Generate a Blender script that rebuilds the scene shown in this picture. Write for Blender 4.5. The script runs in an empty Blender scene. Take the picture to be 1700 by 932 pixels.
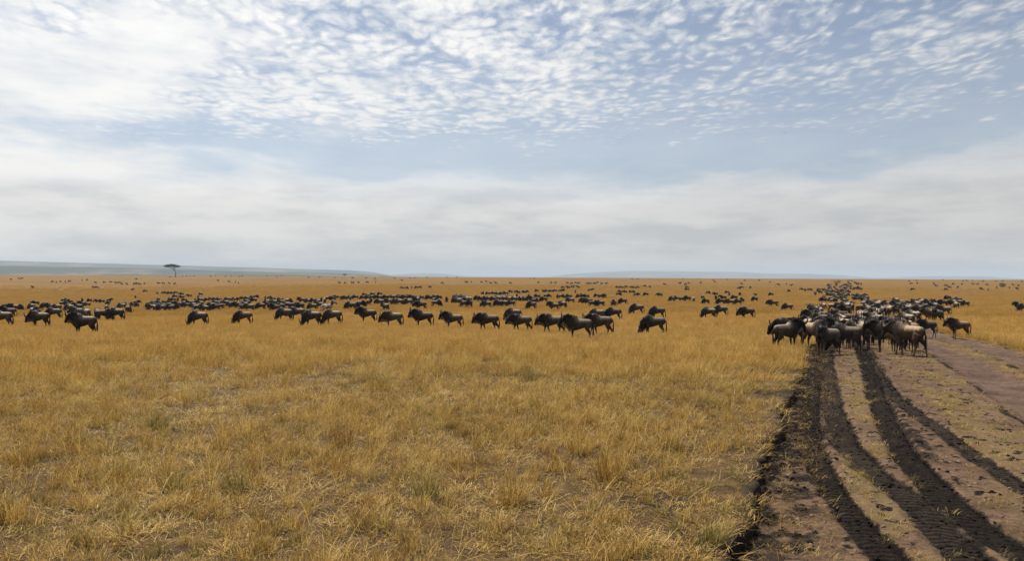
import bpy, bmesh, math, random
import numpy as np
from mathutils import Vector, Matrix
R = math.radians
random.seed(11)
rng = np.random.default_rng(11)
scene = bpy.context.scene
COL = scene.collection

# ------------------------------------------------------------------ camera
cam_d = bpy.data.cameras.new('camera')
cam = bpy.data.objects.new('camera', cam_d); COL.objects.link(cam)
cam_d.sensor_width = 36.0
cam_d.lens = 36.0 * 1300 / 1700
cam_d.clip_start = 0.1; cam_d.clip_end = 60000
cam.matrix_world = Matrix.Translation((0, 0, 3.0)) @ Matrix.Rotation(R(90 - 0.44), 4, 'X') @ Matrix.Rotation(R(0.27), 4, 'Z')
scene.camera = cam

# ------------------------------------------------------------------ sun and sky
SUN_EL, SUN_AZ = 57.0, -42.0          # azimuth from +Y (view direction) towards +X
sx, sy, sz = math.cos(R(SUN_EL)) * math.sin(R(SUN_AZ)), math.cos(R(SUN_EL)) * math.cos(R(SUN_AZ)), math.sin(R(SUN_EL))
sun_d = bpy.data.lights.new('sun', 'SUN'); sun_d.energy = 5.0; sun_d.angle = R(0.6); sun_d.color = (1.0, 0.93, 0.82)
sun = bpy.data.objects.new('sun', sun_d); COL.objects.link(sun)
sun.rotation_euler = Vector((sx, sy, sz)).to_track_quat('Z', 'Y').to_euler()

class NT:
    """small helper for node trees"""
    def __init__(self, tree): self.t = tree; tree.nodes.clear()
    def n(self, typ, **kw):
        nd = self.t.nodes.new(typ)
        for k, v in kw.items(): setattr(nd, k, v)
        return nd
    def put(self, sock, v):
        if isinstance(v, bpy.types.NodeSocket): self.t.links.new(v, sock)
        elif v is not None: sock.default_value = v
    def m(self, op, a, b=None, c=None, clamp=False):
        nd = self.n('ShaderNodeMath', operation=op, use_clamp=clamp)
        self.put(nd.inputs[0], a)
        if b is not None: self.put(nd.inputs[1], b)
        if c is not None: self.put(nd.inputs[2], c)
        return nd.outputs[0]
    def ss(self, x, lo, hi, a=0.0, b=1.0):
        nd = self.n('ShaderNodeMapRange', interpolation_type='SMOOTHSTEP')
        for i, v in enumerate((x, lo, hi, a, b)): self.put(nd.inputs[i], v)
        return nd.outputs[0]
    def lin(self, x, lo, hi, a=0.0, b=1.0):
        nd = self.n('ShaderNodeMapRange')
        for i, v in enumerate((x, lo, hi, a, b)): self.put(nd.inputs[i], v)
        return nd.outputs[0]
    def xyz(self, x, y, z=0.0):
        nd = self.n('ShaderNodeCombineXYZ')
        for i, v in enumerate((x, y, z)): self.put(nd.inputs[i], v)
        return nd.outputs[0]
    def noise(self, vec, scale, detail=4.0, rough=0.5, dist=0.0):
        nd = self.n('ShaderNodeTexNoise')
        self.put(nd.inputs['Vector'], vec); self.put(nd.inputs['Scale'], scale)
        self.put(nd.inputs['Detail'], detail); self.put(nd.inputs['Roughness'], rough); self.put(nd.inputs['Distortion'], dist)
        return nd.outputs[0]
    def voro(self, vec, scale, smooth=0.3):
        nd = self.n('ShaderNodeTexVoronoi', feature='SMOOTH_F1')
        self.put(nd.inputs['Vector'], vec); self.put(nd.inputs['Scale'], scale); self.put(nd.inputs['Smoothness'], smooth)
        return nd.outputs[0]
    def mix(self, f, a, b):
        nd = self.n('ShaderNodeMix', data_type='RGBA')
        self.put(nd.inputs[0], f); self.put(nd.inputs[6], a); self.put(nd.inputs[7], b)
        return nd.outputs[2]
    def ramp(self, f, stops):
        nd = self.n('ShaderNodeValToRGB')
        el = nd.color_ramp.elements
        while len(el) < len(stops): el.new(0.5)
        for e, (p, c) in zip(el, stops): e.position = p; e.color = (*c, 1)
        self.put(nd.inputs[0], f)
        return nd.outputs[0]

world = bpy.data.worlds.new('World'); scene.world = world; world.use_nodes = True
def build_world():
    w = NT(world.node_tree)
    sky = w.n('ShaderNodeTexSky', sky_type='NISHITA')
    sky.sun_disc = False; sky.sun_elevation = R(SUN_EL); sky.sun_rotation = R(SUN_AZ)
    sky.altitude = 1600; sky.air_density = 1.0; sky.dust_density = 2.5; sky.ozone_density = 0.5
    d = w.n('ShaderNodeTexCoord').outputs['Generated']
    sp = w.n('ShaderNodeSeparateXYZ'); w.put(sp.inputs[0], d)
    x, y, z = sp.outputs
    zc = w.m('MAXIMUM', z, 0.012)
    px, py = w.m('DIVIDE', x, zc), w.m('DIVIDE', y, zc)          # flat cloud deck far overhead
    hyp = w.m('SQRT', w.m('ADD', w.m('MULTIPLY', x, x), w.m('MULTIPLY', y, y)))
    e = w.m('DIVIDE', z, w.m('MAXIMUM', hyp, 0.001))              # tangent of elevation
    az = w.m('ARCTAN2', x, y)
    # --- mackerel deck
    low = w.noise(w.xyz(w.m('MULTIPLY', px, 0.55), w.m('MULTIPLY', py, 0.34), 3.7), 1.5, 2.0)
    warp = w.noise(w.xyz(w.m('MULTIPLY', px, 2.2), w.m('MULTIPLY', py, 1.3), 1.0), 1.6, 2.0)
    # the puffs have thickness, so they foreshorten less than a flat sheet would
    ec = w.m('MAXIMUM', e, 0.02)
    qx = w.m('ADD', w.m('MULTIPLY', w.m('MULTIPLY', az, w.m('POWER', ec, -0.4)), 27.0), w.m('MULTIPLY', warp, 1.8))
    qy = w.m('ADD', w.m('DIVIDE', 7.0, ec), w.m('MULTIPLY', warp, 1.6))
    q = w.xyz(w.m('ADD', qx, w.m('MULTIPLY', qy, 0.12)), qy, 0.0)
    jit = w.n('ShaderNodeTexNoise'); w.put(jit.inputs['Vector'], q); jit.inputs['Scale'].default_value = 0.9; jit.inputs['Detail'].default_value = 3.0
    qj = w.n('ShaderNodeVectorMath', operation='MULTIPLY_ADD'); w.put(qj.inputs[0], jit.outputs['Color']); qj.inputs[1].default_value = (.9, .9, 0); w.put(qj.inputs[2], q)
    vor = w.voro(qj.outputs[0], 1.35, 0.7)
    fb = w.noise(q, 1.7, 5.0, 0.66)
    mid = w.noise(q, 0.32, 4.0, 0.55)
    puff = w.m('ADD', w.m('MULTIPLY', w.m('SUBTRACT', 0.6, vor), 0.55), w.m('ADD', w.m('MULTIPLY', fb, 0.62), w.m('MULTIPLY', mid, 0.62)))
    cov = w.m('ADD', w.m('MULTIPLY', w.m('SUBTRACT', low, 0.5), 0.8), w.lin(az, -0.30, 0.60, 0.06, -0.11))
    edge = w.m('ADD', e, w.m('MULTIPLY', w.m('SUBTRACT', warp, 0.5), 0.10))
    cov = w.m('ADD', cov, w.ss(edge, 0.125, 0.215, -0.65, 0.0))
    dens1 = w.ss(w.m('ADD', puff, cov), 0.41, 0.94)
    # --- soft bright masses to the left, torn streaks
    sv = w.xyz(w.m('ADD', w.m('MULTIPLY', az, 5.0), w.m('MULTIPLY', e, 7.0)), w.m('MULTIPLY', e, 17.0), 5.3)
    big = w.noise(sv, 0.95, 6.0, 0.58, 0.2)
    covb = w.lin(az, -0.60, 0.02, 0.17, -0.22)
    dens2 = w.ss(w.m('ADD', big, covb), 0.45, 0.68)
    dens2 = w.m('MULTIPLY', dens2, w.ss(e, 0.40, 0.26))
    # --- stratus bank low over the horizon
    ev = w.xyz(w.m('MULTIPLY', az, 3.0), w.m('MULTIPLY', e, 9.0), 9.1)
    en = w.noise(ev, 1.5, 6.0, 0.60)
    e2 = w.m('ADD', e, w.m('MULTIPLY', w.m('SUBTRACT', en, 0.5), 0.13))
    e2 = w.m('ADD', e2, w.lin(az, 0.05, 0.60, 0.008, -0.022))
    dens3 = w.ss(e2, 0.136, 0.116)
    dens3 = w.m('MULTIPLY', dens3, w.ss(w.m('ADD', en, w.m('MULTIPLY', w.m('SUBTRACT', 0.13, e), 4.0)), 0.30, 0.75, 0.45, 0.95))
    inv = w.m('MULTIPLY', w.m('MULTIPLY', w.m('SUBTRACT', 1.0, dens1), w.m('SUBTRACT', 1.0, dens2)), w.m('SUBTRACT', 1.0, dens3))
    veil = w.ss(e, 0.45, 0.10, 0.04, 0.38)                      # thin high haze
    fac = w.m('SUBTRACT', 1.0, w.m('MULTIPLY', inv, w.m('SUBTRACT', 1.0, veil)), clamp=True)
    # --- cloud colour: thick cores a little greyer, grey-cream low bank
    shade = w.noise(w.xyz(w.m('MULTIPLY', az, 5.0), w.m('MULTIPLY', e, 22.0), 2.2), 1.2, 7.0, 0.58)
    crisp = w.noise(w.xyz(w.m('MULTIPLY', az, 9.0), w.m('MULTIPLY', e, 42.0), 7.7), 1.0, 6.0, 0.62)
    shade = w.m('ADD', w.m('MULTIPLY', shade, 0.55), w.m('MULTIPLY', crisp, 0.45))
    sd = w.n('ShaderNodeVectorMath', operation='DOT_PRODUCT'); w.put(sd.inputs[0], d); sd.inputs[1].default_value = (sx, sy, sz)
    glow = w.ss(sd.outputs['Value'], 0.20, 0.95)
    white = w.mix(w.ss(shade, 0.30, 0.62), (0.66, 0.69, 0.72, 1), (0.86, 0.855, 0.835, 1))
    bank = w.mix(w.ss(shade, 0.38, 0.60), (0.59, 0.60, 0.60, 1), (0.78, 0.765, 0.735, 1))
    rim = w.m('MULTIPLY', w.ss(e2, 0.085, 0.128), 0.85)           # sunlit upper rim of the bank
    ccol = w.mix(w.ss(e, 0.17, 0.07), white, w.mix(rim, bank, white))
    mul = w.n('ShaderNodeVectorMath', operation='SCALE'); w.put(mul.inputs[0], ccol)
    w.put(mul.inputs['Scale'], w.m('ADD', 0.86, w.m('MULTIPLY', glow, 0.42)))
    b1 = w.n('ShaderNodeBackground'); w.put(b1.inputs[0], sky.outputs[0]); b1.inputs[1].default_value = 0.056
    b2 = w.n('ShaderNodeBackground'); w.put(b2.inputs[0], mul.outputs[0]); b2.inputs[1].default_value = 0.60
    mx = w.n('ShaderNodeMixShader'); w.put(mx.inputs[0], fac); w.put(mx.inputs[1], b1.outputs[0]); w.put(mx.inputs[2], b2.outputs[0])
    out = w.n('ShaderNodeOutputWorld'); w.put(out.inputs[0], mx.outputs[0])
build_world()

vs = scene.view_settings
vs.view_transform = 'Standard'; vs.look = 'None'; vs.exposure = 0.74; vs.gamma = 1.0; vs.use_curve_mapping = False
cy = scene.cycles
cy.max_bounces = 6; cy.diffuse_bounces = 3; cy.glossy_bounces = 2; cy.transmission_bounces = 3; cy.transparent_max_bounces = 4; cy.volume_bounces = 0
cy.use_denoising = True
try: cy.denoiser = 'OPENIMAGEDENOISE'
except Exception: pass

# ------------------------------------------------------------------ noise and terrain
def _h(ix, iy, seed):
    n = (ix.astype(np.int64) * 374761393 + iy.astype(np.int64) * 668265263 + seed * 1442695041) & 0xffffffff
    n = ((n ^ (n >> 13)) * 1274126177) & 0xffffffff
    n = n ^ (n >> 16)
    return (n & 0xffff) / 65535.0
def vnoise(x, y, seed=0):
    x = np.asarray(x, float); y = np.asarray(y, float)
    ix, iy = np.floor(x), np.floor(y); fx, fy = x - ix, y - iy
    fx = fx * fx * (3 - 2 * fx); fy = fy * fy * (3 - 2 * fy)
    a, b, c, d = _h(ix, iy, seed), _h(ix + 1, iy, seed), _h(ix, iy + 1, seed), _h(ix + 1, iy + 1, seed)
    return (a * (1 - fx) + b * fx) * (1 - fy) + (c * (1 - fx) + d * fx) * fy
def fbm(x, y, seed=0, o=4):
    r = 0.0; a = 0.5
    for i in range(o):
        r = r + a * vnoise(x, y, seed + i * 17); x = x * 2.03; y = y * 2.03; a *= 0.5
    return r / (1 - 0.5 ** o)
def sstep(x, lo, hi):
    t = np.clip((x - lo) / (hi - lo), 0, 1); return t * t * (3 - 2 * t)

PY = [-3000, 0, 28, 40, 52, 75, 110, 160, 230, 330, 430, 600, 800, 950, 1200, 2000, 3000, 30000]
PZ = [0, 0, 0, -.4, -1.1, -1.4, -2.0, -2.6, -3.2, -3.0, -2.5, -1.6, -.8, -.5, -4, -24, -40, -40]
def base_z(x, y):
    """shallow valley, low crest at about 950 m, then the land drops to the far plain"""
    x = np.asarray(x, float); y = np.asarray(y, float)
    z = sum(np.interp(y + k, PY, PZ) * w for k, w in ((-5, .25), (0, .5), (5, .25)))
    az = np.clip(x / np.maximum(y, 1.0), -2, 2)
    z = z - 2.0 * sstep(-az, .05, .50) * np.interp(y, [60, 110, 190, 300, 450, 600], [0, .5, 1, .8, .3, 0])   # the valley is deeper to the left
    far = sstep(y, 25, 90)
    z = z + far * (fbm(x / 34, y / 40, 3, 3) - .5) * .30
    z = z + (fbm(x / 3.1, y / 3.1, 8, 3) - .5) * .10
    return z
TH = R(22.28); SN, CS = math.sin(TH), math.cos(TH)      # the road runs 22 degrees to the right of the view
def st_xy(s, t): return s * SN + t * CS, s * CS - t * SN
def xy_st(x, y): return x * SN + y * CS, x * CS - y * SN
def lip(s):       # ragged turf edge on the left of the road
    return -1.0 + (fbm(s * .9, s * 0 + 2, 21, 3) - .5) * .34 + (fbm(s * 5, s * 0 + 5, 22, 2) - .5) * .12
def lip_r(s): return 7.75 + (fbm(s * .5, s * 0 + 9, 23, 3) - .5) * .9
def bank_h(s): return .05 + .12 * (1 - sstep(s, 14, 60))
TRACKS = [   # wheel tracks: (s, t) centre line, width, tread depth, darkness
    ([(4, 1.5), (7, 1.2), (9.57, .66), (10.28, .48), (11.21, .27), (12.52, .02), (14.03, -.19), (16.63, -.42), (21.6, -.47), (31, -.42), (60, -.4)], .46, .030, .98),
    ([(4, 2.0), (9.93, 1.46), (10.76, 1.33), (11.75, 1.2), (12.75, .95), (13.94, .61), (16.3, .24), (19.87, .03), (29.9, -.2), (60, -.1)], .54, .016, .85),
    ([(4, 4.2), (8, 2.9), (10.49, 2.02), (11.69, 1.72), (13.14, 1.46), (15.61, 1.22), (18.7, 1.11), (23.45, 1.1), (31.6, 1.18), (60, 1.2)], .52, .034, .98),
    ([(4, 4.9), (10, 3.5), (13.84, 2.66), (16.6, 2.24), (19.81, 1.85), (22.5, 1.55), (29.6, 1.33), (60, 1.3)], .40, .018, .80),
]
def road_fields(s, t):
    """height relative to base, and darkness / litter masks"""
    z = -bank_h(s)
    z = z + (fbm(s * 1.1, t * 1.1, 31, 4) - .5) * .075
    near = 1 - sstep(s, 30, 60)
    rough = fbm(s * 9, t * 9, 33, 3)
    dark = np.zeros_like(s); inside = np.zeros_like(s)
    for k, (pl, wd, dep, dk) in enumerate(TRACKS):
        ps, pt = zip(*pl)
        d = t - np.interp(s, ps, pt)
        d = d + (fbm(s * 1.7, s * 0 + k, 41 + k, 2) - .5) * .07
        a = np.abs(d)
        ins = 1 - sstep(a, wd * .40, wd * .62); inside = np.maximum(inside, ins)
        z = z - ins * (dep + .02) + .012 * np.exp(-((a - wd * .66) / (.07)) ** 2) * fbm(s * 9, t * 9, 51 + k, 3) * 1.5
        lug = np.sin((s + a * .55) * 2 * math.pi / .135)
        lug = sstep(lug, -.35, .25)
        on = ins * (.25 + .75 * sstep(fbm(s * .7, t * .7, 57 + k, 2), .35, .55))
        z = z + on * dep * 1.15 * lug * (.45 + .9 * sstep(d, wd * .0, wd * .35))
        # the outer shoulder of the tyre cut deepest
        z = z - dep * .9 * np.exp(-((d - wd * .43) / .045) ** 2) * (.4 + .9 * fbm(s * 3, s * 0 + k, 47, 2))
        ed = fbm(s * 7, t * 7, 61 + k, 4)
        core = 1 - sstep(a + (ed - .5) * .16, wd * .40, wd * .60)
        groove = np.maximum(on * (1 - lug) * .8, np.exp(-((d - wd * .42) / .06) ** 2) * sstep(fbm(s * 2.3, s * 0 + k, 68, 2), .25, .5))
        dark = np.maximum(dark, dk * core * (.70 + .16 * fbm(s * 3, t * 8, 66 + k, 3) + .32 * groove))
    # loose black soil thrown between the bank and the ruts
    l = lip(s)
    b1 = (1 - sstep(t - l, .55, 1.25)) * (.55 + .7 * fbm(s * 1.3, t * 2.0, 71, 3)) * (.62 + .50 * sstep(s, 11, 15)) + .5 * (1 - sstep(t - l, .10, .38))
    c2 = np.interp(s, *zip(*TRACKS[1][0])); b2 = (1 - sstep(np.abs(t - c2 - .02), .10, .42)) * .62
    c0 = np.interp(s, *zip(*TRACKS[2][0])); b3 = (1 - sstep(np.abs(t - c0 - .25), .15, .42)) * .7 * sstep(s, 13, 17)
    clot = sstep(fbm(s * 5.5, t * 5.5, 75, 5), .42, .58)
    dark = np.maximum(dark, np.clip(np.maximum(np.maximum(b1, b2), b3) * (.38 + .66 * clot), 0, 1))
    spots = sstep(fbm(s * 5.5, t * 5.5, 77, 3), .66, .74) * .8
    dark = np.maximum(dark, spots * (1 - sstep(t, 3.2, 3.7)))
    z = z + dark * (rough - .45) * .080 * near * (1 - .75 * inside) + (fbm(s * 22, t * 22, 35, 2) - .5) * .012
    # smooth twin track further right: worn hollow with a dark shoulder
    def hollow(a, b):
        m = (a + b) / 2; hw = (b - a) / 2
        return 1 - sstep(np.abs(t - m + (fbm(s * .6, s * 0, 81, 2) - .5) * .25), hw * .75, hw * 1.1)
    h1, h2 = hollow(3.85, 5.15), hollow(6.1, 7.3)
    z = z - .07 * h1 - .05 * h2 + (h1 + h2) * ((fbm(s * .5, t * 3.2, 87, 3) - .5) * .07 + (fbm(s * 3, t * 3, 88, 3) - .5) * .04)
    sh = np.exp(-((t - 3.82 - (fbm(s * .6, s * 0, 81, 2) - .5) * .25) / .10) ** 2) * sstep(fbm(s * 1.1, t, 83, 3), .3, .55)
    sh2 = np.exp(-((t - 5.9) / .18) ** 2) * sstep(fbm(s * 1.5, t * 2, 84, 3), .42, .6)
    sh3 = np.exp(-((t - 7.55) / .16) ** 2) * sstep(fbm(s * 1.1, t * 2, 85, 3), .4, .58)
    dark = np.maximum(dark, .75 * np.maximum(np.maximum(sh, sh2), sh3))
    smooth = np.maximum(h1, h2)
    # thin grass and litter strips between the wheel marks
    g = np.maximum((1 - sstep(np.abs(t - .55 - .3 * sstep(13 - s, 0, 4)), .15, .5)) * sstep(fbm(s * .9, t * 1.6, 91, 3), .40, .55),
                   (1 - sstep(np.abs(t - 2.95), .45, .95)) * sstep(fbm(s * .6, t * 1.1, 92, 3), .42, .58))
    g = np.maximum(g, (1 - sstep(np.abs(t - 5.6), .15, .45)) * sstep(fbm(s * .8, t * 1.3, 93, 3), .34, .48) * 1.3)
    g = np.maximum(g, sstep(t, 7.2, 7.7) * .8)
    g = g * .75 * (1 - np.clip(dark * 1.4, 0, 1)) * (1 - smooth)
    z = z + sstep(t, 7.1, 7.8) * bank_h(s)
    return z, np.clip(dark, 0, 1), np.clip(g, 0, 1), np.clip(smooth, 0, 1)
def ground_z(x, y):
    s, t = xy_st(np.asarray(x, float), np.asarray(y, float))
    return base_z(x, y)
def surface_z(x, y):
    """top of whatever one stands on"""
    x = np.asarray(x, float); y = np.asarray(y, float)
    s, t = xy_st(x, y)
    on = (t > lip(s)) & (t < lip_r(s)) & (s < 900)
    return base_z(x, y) + np.where(on, road_fields(s, t)[0], 0.0)

def mesh_grid(name, X, Y, Z, attrs=None):
    n, m = X.shape
    co = np.stack([X, Y, Z], -1).reshape(-1, 3)
    idx = np.arange(n * m).reshape(n, m)
    q = np.stack([idx[:-1, :-1], idx[:-1, 1:], idx[1:, 1:], idx[1:, :-1]], -1).reshape(-1, 4)
    me = bpy.data.meshes.new(name)
    me.vertices.add(len(co)); me.vertices.foreach_set('co', co.ravel())
    me.loops.add(q.size); me.loops.foreach_set('vertex_index', q.ravel())
    me.polygons.add(len(q)); me.polygons.foreach_set('loop_start', np.arange(0, q.size, 4)); me.polygons.foreach_set('loop_total', np.full(len(q), 4))
    me.polygons.foreach_set('use_smooth', np.ones(len(q), bool))
    me.update(calc_edges=True)
    for k, v in (attrs or {}).items():
        a = me.attributes.new(k, 'FLOAT', 'POINT'); a.data.foreach_set('value', np.ascontiguousarray(v, dtype=np.float32).ravel())
    return me
def link(name, me, mat, parent=None, **props):
    o = bpy.data.objects.new(name, me); COL.objects.link(o)
    if mat and not me.materials: me.materials.append(mat)
    if parent: o.parent = parent
    for k, v in props.items(): o[k] = v
    return o
def material(name):
    m = bpy.data.materials.new(name); m.use_nodes = True
    return m, NT(m.node_tree)
def finish(w, col, rough=0.9, spec=0.2, normal=None, transl=0.0):
    b = w.n('ShaderNodeBsdfPrincipled'); w.put(b.inputs['Base Color'], col); w.put(b.inputs['Roughness'], rough)
    w.put(b.inputs['Specular IOR Level'], spec)
    if normal is not None: w.put(b.inputs['Normal'], normal)
    o = w.n('ShaderNodeOutputMaterial'); sh = b.outputs[0]
    if transl:
        tr = w.n('ShaderNodeBsdfTranslucent'); w.put(tr.inputs[0], col)
        mx = w.n('ShaderNodeMixShader'); mx.inputs[0].default_value = transl
        w.put(mx.inputs[1], sh); w.put(mx.inputs[2], tr.outputs[0]); sh = mx.outputs[0]
    w.put(o.inputs['Surface'], sh)
    return b
def attr(w, name, typ='GEOMETRY'):
    a = w.n('ShaderNodeAttribute', attribute_name=name, attribute_type=typ); return a
def bump(w, h, dist, strength=1.0):
    b = w.n('ShaderNodeBump'); w.put(b.inputs['Height'], h); b.inputs['Distance'].default_value = dist; b.inputs['Strength'].default_value = strength
    return b.outputs[0]
def wpos(w): return w.n('ShaderNodeNewGeometry').outputs['Position']

# ------------------------------------------------------------------ ground
def ground_material():
    m, w = material('dry_grassland')
    p = wpos(w)
    sc = w.n('ShaderNodeVectorMath', operation='MULTIPLY'); w.put(sc.inputs[0], p); sc.inputs[1].default_value = (.35, 1.0, 1.0)
    n1 = w.noise(p, .045, 5.0, .6); n2 = w.noise(sc.outputs[0], .012, 4.0, .55); n3 = w.noise(p, 2.6, 6.0, .65); n4 = w.noise(p, 14.0, 4.0, .7)
    gold = w.mix(w.ss(n1, .32, .68), (.104, .053, .0088, 1), (.146, .079, .0140, 1))
    gold = w.mix(w.ss(n2, .50, .68), gold, (.094, .057, .0140, 1))
    trail = w.m('MULTIPLY', w.ss(w.noise(sc.outputs[0], .018, 3.0, .5), .60, .66), .35)
    gold = w.mix(trail, gold, (0.0720, 0.0490, 0.0259, 1))
    spd = w.n('ShaderNodeSeparateXYZ'); w.put(spd.inputs[0], p)
    litter = w.ramp(n3, [(.30, (.028, .018, .009)), (.5, (.080, .047, .018)), (.72, (.18, .115, .044))])
    litter = w.mix(w.m('MULTIPLY', n4, .6), litter, (0.0504, 0.0360, 0.0252, 1))
    col = w.mix(w.ss(spd.outputs[1], 18, 70), litter, gold)
    plain = w.mix(w.noise(p, .0016, 5.0, .65), (0.0360, 0.0432, 0.0216, 1), (0.2160, 0.1656, 0.0864, 1))
    col = w.mix(w.ss(spd.outputs[1], 1500, 2600), col, plain)
    soil = attr(w, 'soil').outputs['Fac']
    col = w.mix(soil, col, w.mix(n4, (0.0086, 0.0072, 0.0065, 1), (0.0288, 0.0216, 0.0166, 1)))
    finish(w, col, .95, .1, bump(w, w.noise(p, 6.0, 6.0, .7), .12, .9))
    return m
def road_material():
    m, w = material('tracked_earth')
    p = wpos(w)
    dk, gr, smo = attr(w, 'dark').outputs['Fac'], attr(w, 'litter').outputs['Fac'], attr(w, 'smooth').outputs['Fac']
    n1 = w.noise(p, 1.1, 6.0, .62); n2 = w.noise(p, 9.0, 6.0, .7); n3 = w.noise(p, 38.0, 4.0, .7)
    pink = w.mix(w.ss(n1, .3, .7), (0.066, 0.042, 0.027, 1), (0.138, 0.089, 0.058, 1))
    pink = w.mix(w.m('MULTIPLY', w.ss(n2, .44, .60), .85), pink, (0.0504, 0.0331, 0.0245, 1))
    pink = w.mix(w.m('MULTIPLY', w.ss(n3, .58, .72), .55), pink, (0.2592, 0.1944, 0.1152, 1))
    worn = w.mix(w.ss(n1, .3, .7), (0.058, 0.039, 0.030, 1), (0.112, 0.074, 0.055, 1))
    worn = w.mix(w.m('MULTIPLY', w.ss(n2, .5, .62), .6), worn, (0.038, 0.027, 0.021, 1))
    col = w.mix(smo, pink, worn)
    straw = w.mix(w.ss(n2, .35, .65), (0.1080, 0.0792, 0.0324, 1), (0.2016, 0.1512, 0.0648, 1))
    col = w.mix(w.m('MULTIPLY', gr, w.ss(n2, .38, .60, .10, .55)), col, straw)
    black = w.mix(w.ss(n2, .35, .7), (.0060, .0052, .0050, 1), (.0150, .0115, .0098, 1))
    black = w.mix(w.m('MULTIPLY', w.ss(n3, .64, .76), .35), black, (.085, .060, .044, 1))
    dn = w.m('ADD', dk, w.m('MULTIPLY', w.m('SUBTRACT', n2, .5), .70))
    col = w.mix(w.ss(dn, .26, .50), col, w.mix(w.ss(n3, .4, .65), (.020, .0155, .0125, 1), (.042, .031, .024, 1)))
    col = w.mix(w.ss(dn, .58, .88), col, black)
    spy = w.n('ShaderNodeSeparateXYZ'); w.put(spy.inputs[0], p)
    col = w.mix(w.ss(w.m('ADD', spy.outputs[1], w.m('MULTIPLY', w.noise(p, .12, 3.0), 50.0)), 95, 150), col, (.118, .064, .0125, 1))     # further on the road is grown over
    h = w.m('ADD', w.m('MULTIPLY', n2, .7), w.m('MULTIPLY', n3, .3))
    finish(w, col, .97, .03, bump(w, h, .05, 1.0))
    return m
MAT_GROUND = ground_material(); MAT_ROAD = road_material()

def build_ground():
    ds = [-1500, -400, -120, -50, -20, -8]
    s = -8.0
    while s < 17500:
        s += .16 if s < 34 else .16 + (s - 34) * .022
        ds.append(s)
    S = np.array(ds)
    tl = [-.0, -.02, -.09]          # offsets from the ragged lip (top, brow, foot of bank)
    left = [-.10]; q = .12
    while left[-1] > -17000:
        left.append(left[-1] - q); q *= 1.11
    left = left[::-1]
    right = [.25]; q = .25
    while right[-1] < 17000:
        right.append(right[-1] + q); q *= 1.12
    nl = len(left)
    T = np.zeros((len(S), nl + 6 + len(right))); ZO = np.zeros_like(T); SO = np.zeros_like(T)
    l, r = lip(S)[:, None], lip_r(S)[:, None]
    fade = (1 - sstep(S, 800, 900))[:, None]
    T[:, :nl] = l + np.array(left)[None, :]
    ov = (fbm(S * 7, S * 0 + 3, 44, 2)[:, None] - .5) * .06
    T[:, nl:nl + 1] = l + ov; T[:, nl + 1:nl + 2] = l + .03 + ov
    T[:, nl + 2:nl + 3] = l + .075; T[:, nl + 3:nl + 4] = l + .6
    T[:, nl + 4:nl + 5] = r - .6; T[:, nl + 5:nl + 6] = r - .02
    T[:, nl + 6:] = r + np.array(right)[None, :]
    ZO[:, nl + 1:nl + 2] = -.035 * fade; ZO[:, nl + 2:nl + 5] = -.42 * fade
    ZO[:, nl + 5:nl + 6] = -.05 * fade
    SO[:, nl + 1:nl + 5] = 1.0; SO[:, nl:nl + 1] = .85; SO[:, nl - 1:nl] = .35
    X, Y = st_xy(S[:, None] + T * 0, T)
    Z = base_z(X, Y) + ZO
    jag = (fbm(S * 9, S * 0, 45, 2) - .5) * .05
    Z[:, nl] += jag; Z[:, nl + 1] += jag
    sel = S[:, None] < 60
    tr = sstep(fbm(X * .9, Y * .9, 46, 4), .56, .68) * (1 - sstep(l - T, .8, 3.0)) * (T < l) * sel
    SO = np.maximum(SO, tr * .85)
    me = mesh_grid('ground', X, Y, Z, {'soil': SO * fade})
    link('ground', me, MAT_GROUND, kind='structure', label='golden dry grassland plain rolling to the horizon')
def build_road():
    ds = [-6.0, -2.0, 2.0]
    s = 4.0
    while s < 915:
        ds.append(s); s += .03 if s < 17 else .03 + (s - 17) * .012
    S = np.array(ds)
    t = np.arange(-1.32, 8.6, .033)
    SS, TT = np.meshgrid(S, t, indexing='ij')
    z, dk, g, smo = road_fields(SS, TT)
    X, Y = st_xy(SS, TT)
    Z = base_z(X, Y) + z
    under = (TT < lip(S)[:, None] - .02) | (TT > lip_r(S)[:, None] + .05)
    Z = np.where(under, base_z(X, Y) - .20, Z)
    me = mesh_grid('dirt_road', X, Y, Z, {'dark': dk, 'litter': g, 'smooth': smo})
    link('dirt_road', me, MAT_ROAD, kind='structure', label='bare brown earth road with black wheel ruts beside the grass')
build_ground(); build_road()

# ------------------------------------------------------------------ far hills
def hill_material():
    m, w = material('hill_bush')
    p = wpos(w)
    n = w.noise(p, .0022, 6.0, .62); n2 = w.noise(p, .012, 4.0, .6)
    col = w.ramp(n, [(.40, (.026, .030, .022)), (.52, (.046, .047, .034)), (.60, (.14, .11, .07)), (.68, (.06, .06, .04))])
    col = w.mix(w.ss(n2, .5, .62), col, (.03, .042, .022, 1))
    finish(w, col, 1.0, 0.0)
    return m
MAT_HILL = hill_material()
def ridge(name, xs, hs, y0, y1, yback, label, seed, nx=160, ny=26, amp=6.0):
    x = np.linspace(xs[0], xs[-1], nx); v = np.linspace(0, 1, ny)
    XX, VV = np.meshgrid(x, v, indexing='ij')
    Yd = np.interp(VV, [0, .6, 1], [y0, y1, yback])
    Hh = np.interp(XX, xs, hs)
    up = sstep(VV, 0, .62) * (1 - .6 * sstep(VV, .72, 1))
    Z = -42 + (Hh + 42) * up + (fbm(XX / 260, Yd / 260, seed, 4) - .5) * amp * up
    link(name, mesh_grid(name, XX, Yd, Z), MAT_HILL, kind='structure', label=label)
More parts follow.
